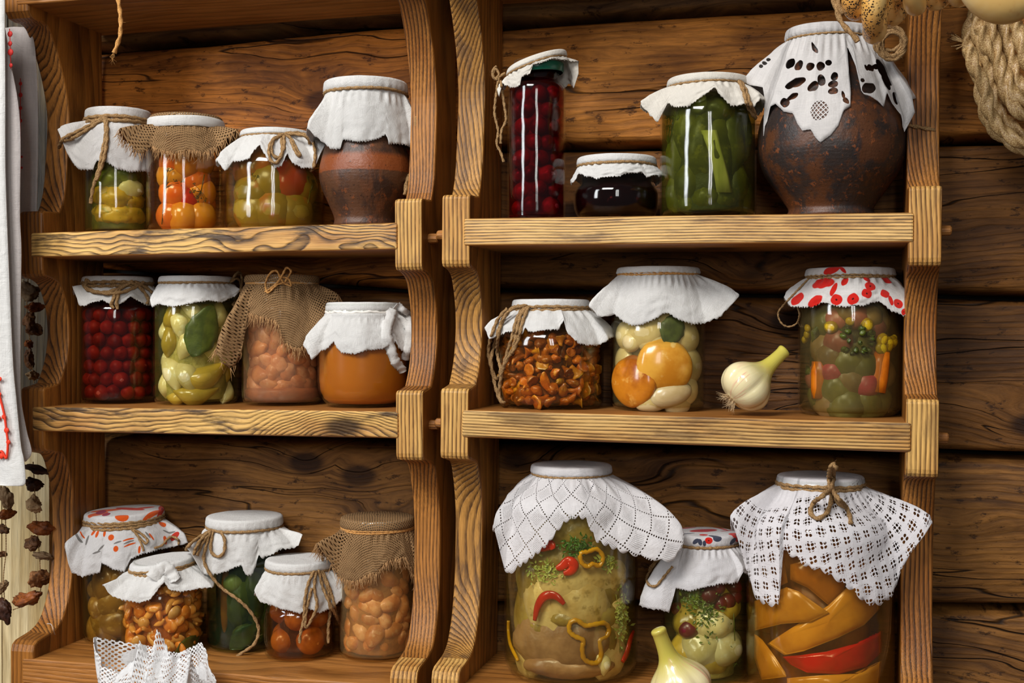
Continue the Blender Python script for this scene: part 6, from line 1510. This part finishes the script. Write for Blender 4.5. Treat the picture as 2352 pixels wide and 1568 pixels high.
mush_string('s', 'upper left', [(66, 620), (62, 700), (70, 800), (78, 880)], .085, [(68, 672, 26, 1, .4, 1.3), (80, 705, 22, 2, -.3, .8), (66, 738, 24, 0, 1.2, .9), (78, 755, 20, 4, .2, 1.1), (66, 790, 18, 6, .4, .8), (66, 825, 20, 0, 1.5, .9), (76, 862, 18, 5, 1.4, .9)])
mush_string('s', 'lower right-hand', [(76, 1060), (84, 1200), (92, 1300), (88, 1370), (30, 1400)], .06, [(84, 1076, 30, 3, .25, .5), (74, 1112, 26, 7, 1.3, .9), (78, 1160, 26, 1, .6, 1.0), (96, 1212, 28, 2, .3, .9), (76, 1246, 28, 4, -.2, 1.0), (98, 1276, 22, 5, .2, .7), (88, 1328, 34, 0, 1.5, .8), (64, 1376, 42, 6, -.25, .7)])
mush_string('s', 'lower left-hand', [(8, 1100), (14, 1250), (8, 1330), (14, 1420)], .05, [(14, 1142, 26, 5, 1.2, 1.0), (14, 1180, 22, 2, -.3, .8), (8, 1216, 18, 0, .4, .8), (2, 1272, 14, 4, 0, .8), (2, 1350, 20, 1, 1.4, .9), (10, 1400, 28, 3, 1.3, 1.0)])
# ---- twine hanging at the top left
mb = MB(); twine(mb, [at(x, y, -.055) for x, y in [(262, -60), (270, -10), (277, 40), (276, 80), (270, 100), (262, 122)]], .0026, False, .6)
for i in range(7): mb.add(*tube([at(262, 120, -.055), at(258-i*2+6, 130, -.055), at(250+i*3, 142+i % 3*4, -.055)], .00015, 3))
o = mb.obj('hanging_twine', M_TWINE2); tag(o, 'frayed end of tan twine hanging from above at the top left', 'twine')
# ---- thread on the lower left shelf
mb = MB(); pts = [(108, 1432), (118, 1434), (124, 1450), (132, 1470), (142, 1479), (160, 1474), (180, 1460)]
P = [at(x, y, .0) for x, y in pts[:3]]
for x, y in pts[3:]:
    d = ray(x, y); zt_ = UZ[0]+SZ[3]+.001
    q = CAM+d*((zt_-CAM.z)/d.z); P.append(q)
mb.add(*tube(catmull(P, 8), .0007, 5)); o = mb.obj('loose_thread', plain('pale_thread', srgb('B9A79A'), .8)); tag(o, 'short loose pale thread curling on the lower left shelf', 'thread')
# ---- twine round the right post
mb = MB(); P = []
for i, t in enumerate([0, .25, .5, .75, 1]):
    P.append(at(2074+78*t, 284+14*t, .030+.0*t))
hit = [at(2070, 281, .058), at(2082, 286, .056), at(2110, 292, .0565), at(2140, 297, .0565), at(2153, 300, .062)]
twine(mb, hit, .0022, False, 1.2); o = mb.obj('post_twine', M_TWINE); tag(o, 'bit of fuzzy twine across the right post above the upper shelf', 'twine')
# ---- fuzzy coil next to the big pot
mb = MB()
for k_ in range(7):
    rn = random.Random(k_); cx, cy = 2046+rn.uniform(-6, 6), 95+rn.uniform(-8, 8); ra, rb = rn.uniform(24, 36), rn.uniform(26, 40)
    twine(mb, [at(cx+ra*cos(t*.9+k_), cy+rb*sin(t*.9+k_), .02+.006*sin(t+k_)) for t in range(7)], .0022, True, 2.2)
twine(mb, [at(2046, 60, .02), at(2052, 10, .0), at(2050, -60, -.02)], .0022)
o = mb.obj('twine_coil', M_TWINE); tag(o, 'fuzzy coil of jute twine hanging at the top right of the big pot', 'twine')
# ---- poppy seed bread rings at the top right
def bread_mat():
    g = G('bread_crust'); oc = g.oc(); x, y, z = g.sep(oc); n = g.noise(oc, 30, 3, .5).outputs[0]
    c = g.mix(g.smooth(n, .35, .65), srgb('F0CC86'), srgb('DDA550'))
    c = g.mix(g.smooth(g.noise(oc, 12, 2, .5).outputs[0], .54, .68, 0, .6), c, srgb('D0924A'))
    v = g.N('TexVoronoi', {'Vector': oc, 'Scale': 420.0}).outputs['Distance']
    patch = g.smooth(g.noise(oc, 32, 3, .6).outputs[0], .47, .53)
    sd = g.m_('MULTIPLY', g.smooth(v, .36, .46, 1, 0), patch)
    c = g.mix(sd, c, srgb('2A1E18')); return g.end(g.bsdf(col=c, rough=.4, spec=.4, coat=.25, coatr=.2, normal=g.bump(g.m_('ADD', n, g.m_('MULTIPLY', sd, .4)), .001)))
M_BREAD = bread_mat(); M_BREAD2 = food('plain_bread', srgb('F4D698'), srgb('E8BC70'), 18, rough=.4, c3=srgb('D49A54'), coat=.25)
def bread_ring(R_, r_, mat, seed):
    V = []; F = []; n, m = 44, 18
    for i in range(n):
        a = 2*pi*i/n; q = 1+.06*sin(2*a+seed)+.04*mnoise.noise(Vector((cos(a)*2, sin(a)*2, seed))); rr = r_*(1+.10*sin(3*a+seed*2))
        for j in range(m):
            b = 2*pi*j/m; V.append(((R_*q+rr*cos(b))*cos(a), rr*sin(b)*.95, (R_*q+rr*cos(b))*sin(a)))
    for i in range(n):
        for j in range(m): F.append((i*m+j, i*m+(j+1) % m, ((i+1) % n)*m+(j+1) % m, ((i+1) % n)*m+j))
    return mesh('bread_ring', V, F, mat)
BR = [bread_ring(.026, .0125, M_BREAD, 1), bread_ring(.03, .012, M_BREAD, 2), bread_ring(.03, .014, M_BREAD2, 3)]
# (bottom px, bottom y, yaw, variant, scale, depth, label)
for (px, py, yaw, vi, s, Y, tiltb, lb) in [(1964, 52, 1.45, 0, .95, -.10, .0, 'seeded bread ring, leftmost of the hanging rings'), (2012, 101, 1.5, 1, 1.0, -.14, .10, 'long seeded bread ring hanging lowest, second from the left'), (2048, 66, 1.2, 0, .95, -.08, .1, 'brown seeded bread ring behind the lowest hanging one'), (2090, 34, 1.4, 2, .8, -.12, -.2, 'pale bread ring over the right post'), (2155, 28, 1.1, 0, .7, -.09, .35, 'small browned bread ring right of the post'), (2200, 12, 1.3, 2, .8, -.11, 0, 'pale bread ring, second from the right at the top edge'), (2300, 48, .45, 2, 1.35, -.12, .2, 'large plain bread ring, rightmost at the top edge')]:
    p = at(px, py, Y); o = bpy.data.objects.new('bread_ring', BR[vi]); COL.objects.link(o)
    R_ = (.026, .03, .03)[vi]*s; r_ = (.0125, .012, .014)[vi]*s
    o.matrix_world = Matrix.Translation(p+Vector((0, 0, R_+r_))) @ Matrix.Rotation(tiltb, 4, 'Y') @ Matrix.Rotation(yaw, 4, 'Z') @ Matrix.Scale(s, 4)
    tag(o, lb, 'bread ring', 'bread rings strung at the top right')
mb = MB(); c0 = [at(1905, -60, -.1), at(1925, 5, -.1), at(1938, 30, -.1), at(1950, -5, -.1), at(2012, -10, -.13), at(2090, -30, -.11), at(2200, -40, -.11), at(2300, -50, -.12), at(2420, -70, -.12)]
twine(mb, c0, .003, False, 1.2); twine(mb, [at(1900, -40, -.1), at(1918, 10, -.1), at(1932, 50, -.1), at(1963, 85, -.1), at(1970, 96, -.1)], .0028, False, 1.6)
o = mb.obj('bread_string', M_TWINE); tag(o, 'fuzzy jute string threading the hanging bread rings', 'twine')
# ---- straw rope wreath
g = G('straw_rope'); n = g.noise(g.oc(), 700, 3, .6).outputs[0]
M_STRAW = g.end(g.bsdf(col=g.mix(g.smooth(n, .3, .7), srgb('8E6638'), srgb('D8B880')), rough=.4, spec=.45, coat=.15, normal=g.bump(n, .0006)))
root = empty('straw_rope_wreath', at(2330, -40, .08), 'thick wreath of twisted straw rope hanging at the upper right on the log wall', 'wreath'); root.location = (0, 0, 0)
rows = [[(2262, -60), (2250, 0), (2232, 45), (2222, 95), (2232, 135), (2248, 180), (2256, 235), (2276, 290), (2312, 320), (2352, 345), (2400, 360)],
        [(2300, -60), (2275, 0), (2250, 30), (2246, 80), (2262, 125), (2275, 170), (2282, 220), (2300, 262), (2335, 300), (2380, 325)],
        [(2330, -60), (2300, 0), (2272, 35), (2280, 80), (2292, 130), (2300, 180), (2315, 225), (2345, 260), (2400, 285)],
        [(2360, -60), (2325, 0), (2300, 30), (2312, 85), (2325, 135), (2335, 180), (2358, 215), (2400, 230)],
        [(2400, -60), (2350, 5), (2335, 50), (2345, 100), (2362, 150), (2400, 180)],
        [(2226, 110), (2236, 150), (2262, 200), (2270, 250), (2290, 285), (2330, 320), (2380, 335)],
        [(2252, 60), (2268, 110), (2300, 150), (2320, 200), (2340, 230), (2390, 260)]]
for k_, rws in enumerate(rows):
    P = catmull([at(x, y, .095-.009*(k_ % 3)-.004*k_+.006*sin(x*.05)) for x, y in rws], 10); P = resample(P, .0018)
    mb = MB(); mb.add(*tube(P, .0068, 16, False, 3, .026, .26)); mb.obj('rope', M_STRAW, root)
mb = MB(); rn = random.Random(4)
for i in range(14):
    p = at(2222, 100, .085); mb.add(*tube([p, p+Vector((-.012-rn.random()*.008, -.002, rn.gauss(.004, .006)))], .0005, 4))
mb.obj('frayed_end', M_STRAW, root)
# ---- starched lace napkin in the foreground, standing on a jar below the frame
YL = -.12
c = at(352, 1640, YL); base = c; 
Jx = Jar(); s_ = 1.0
M_LACE3 = linen('torchon_lace', (.97, .97, .97), holes=lambda g, u, v: g.m_('MULTIPLY', g.m_('LESS_THAN', g.m_('ADD', g.m_('POWER', cell(g, g.m_('ADD', u, v), .0046), 2.0), g.m_('POWER', cell(g, g.m_('SUBTRACT', u, v), .0050), 2.0)), .12), g.smooth(g.noise(g.vec(u, v, 0.0), 45, 1, .4).outputs[0], .40, .44)))
NSX = 240; V = []; F = []; U = []; m = 22
# rim: azimuth (deg, 0 = towards the camera), rim height px and x px traced from the peaks
pk = [(-92, 213, 1463, 1.0), (-80, 222, 1500, .95), (-62, 234, 1530, .85), (-40, 275, 1548, .7), (-24, 318, 1500, .62), (-14, 322, 1470, .6), (-2, 345, 1520, .55), (6, 362, 1442, .55), (24, 388, 1496, .6), (40, 410, 1516, .65), (52, 438, 1500, .8), (60, 442, 1512, .8), (75, 455, 1560, .9), (95, 495, 1566, 1.0)]
def rimpt(px, py, k_):
    return at(px, py, YL-.03*k_*0+.0)
pts = []
for d_, px, py, k_ in pk:
    yy = YL-.045*cos(d_*pi/180)*k_
    p = at(px, py, yy); pts.append((d_*pi/180, p))
bz = c.z-.02
full = pts+[(pi*.7, Vector((c.x+.04, YL+.05, pts[0][1].z-.01))), (pi, Vector((c.x, YL+.06, pts[0][1].z-.03))), (pi*1.3, Vector((c.x-.04, YL+.05, pts[0][1].z-.02)))]
full.append((full[0][0]+2*pi, full[0][1]))
for i in range(NSX):
    a = full[0][0]+2*pi*i/NSX
    for q in range(len(full)-1):
        if full[q][0] <= a <= full[q+1][0]: break
    t = (a-full[q][0])/(full[q+1][0]-full[q][0]); p = full[q][1].lerp(full[q+1][1], t)
    b = Vector((c.x+.032*sin(a), YL-.032*cos(a), bz-.03)); cut = .0012*abs(sin(i*.9))
    for j in range(m+1):
        s = j/m; r_ = b.lerp(p, s)+Vector((sin(a), -cos(a), 0))*(.012*sin(pi*s)+.0018*s*sin(a*16)); r_.z += cut*s*s
        V.append(r_); U.append((a*.055, s*.11))
for i in range(NSX):
    l = (i+1) % NSX
    for j in range(m): F.append((i*(m+1)+j, l*(m+1)+j, l*(m+1)+j+1, i*(m+1)+j+1))
o = solid(obj('lace_napkin', mesh('lace_napkin', V, F, M_LACE3, True, U)), .0009); tag(o, 'stiff white lace napkin with pointed peaks in the lower left foreground', 'napkin')
zj = bz-.03; zc_ = -.60
V, F = lathe([(0, zj+.0), (.029, zj), (.031, zj-.003), (.031, zj-.02), (.055, zj-.04), (.06, zj-.06), (.06, zc_+.01), (.052, zc_), (0, zc_)], 48)
V = [Vector(v)+Vector((c.x, YL, 0)) for v in V]
o = obj('stoneware_jar', mesh('stoneware_jar', V, F, M_LID)); tag(o, 'grey jar on the counter holding up the lace napkin', 'jar')
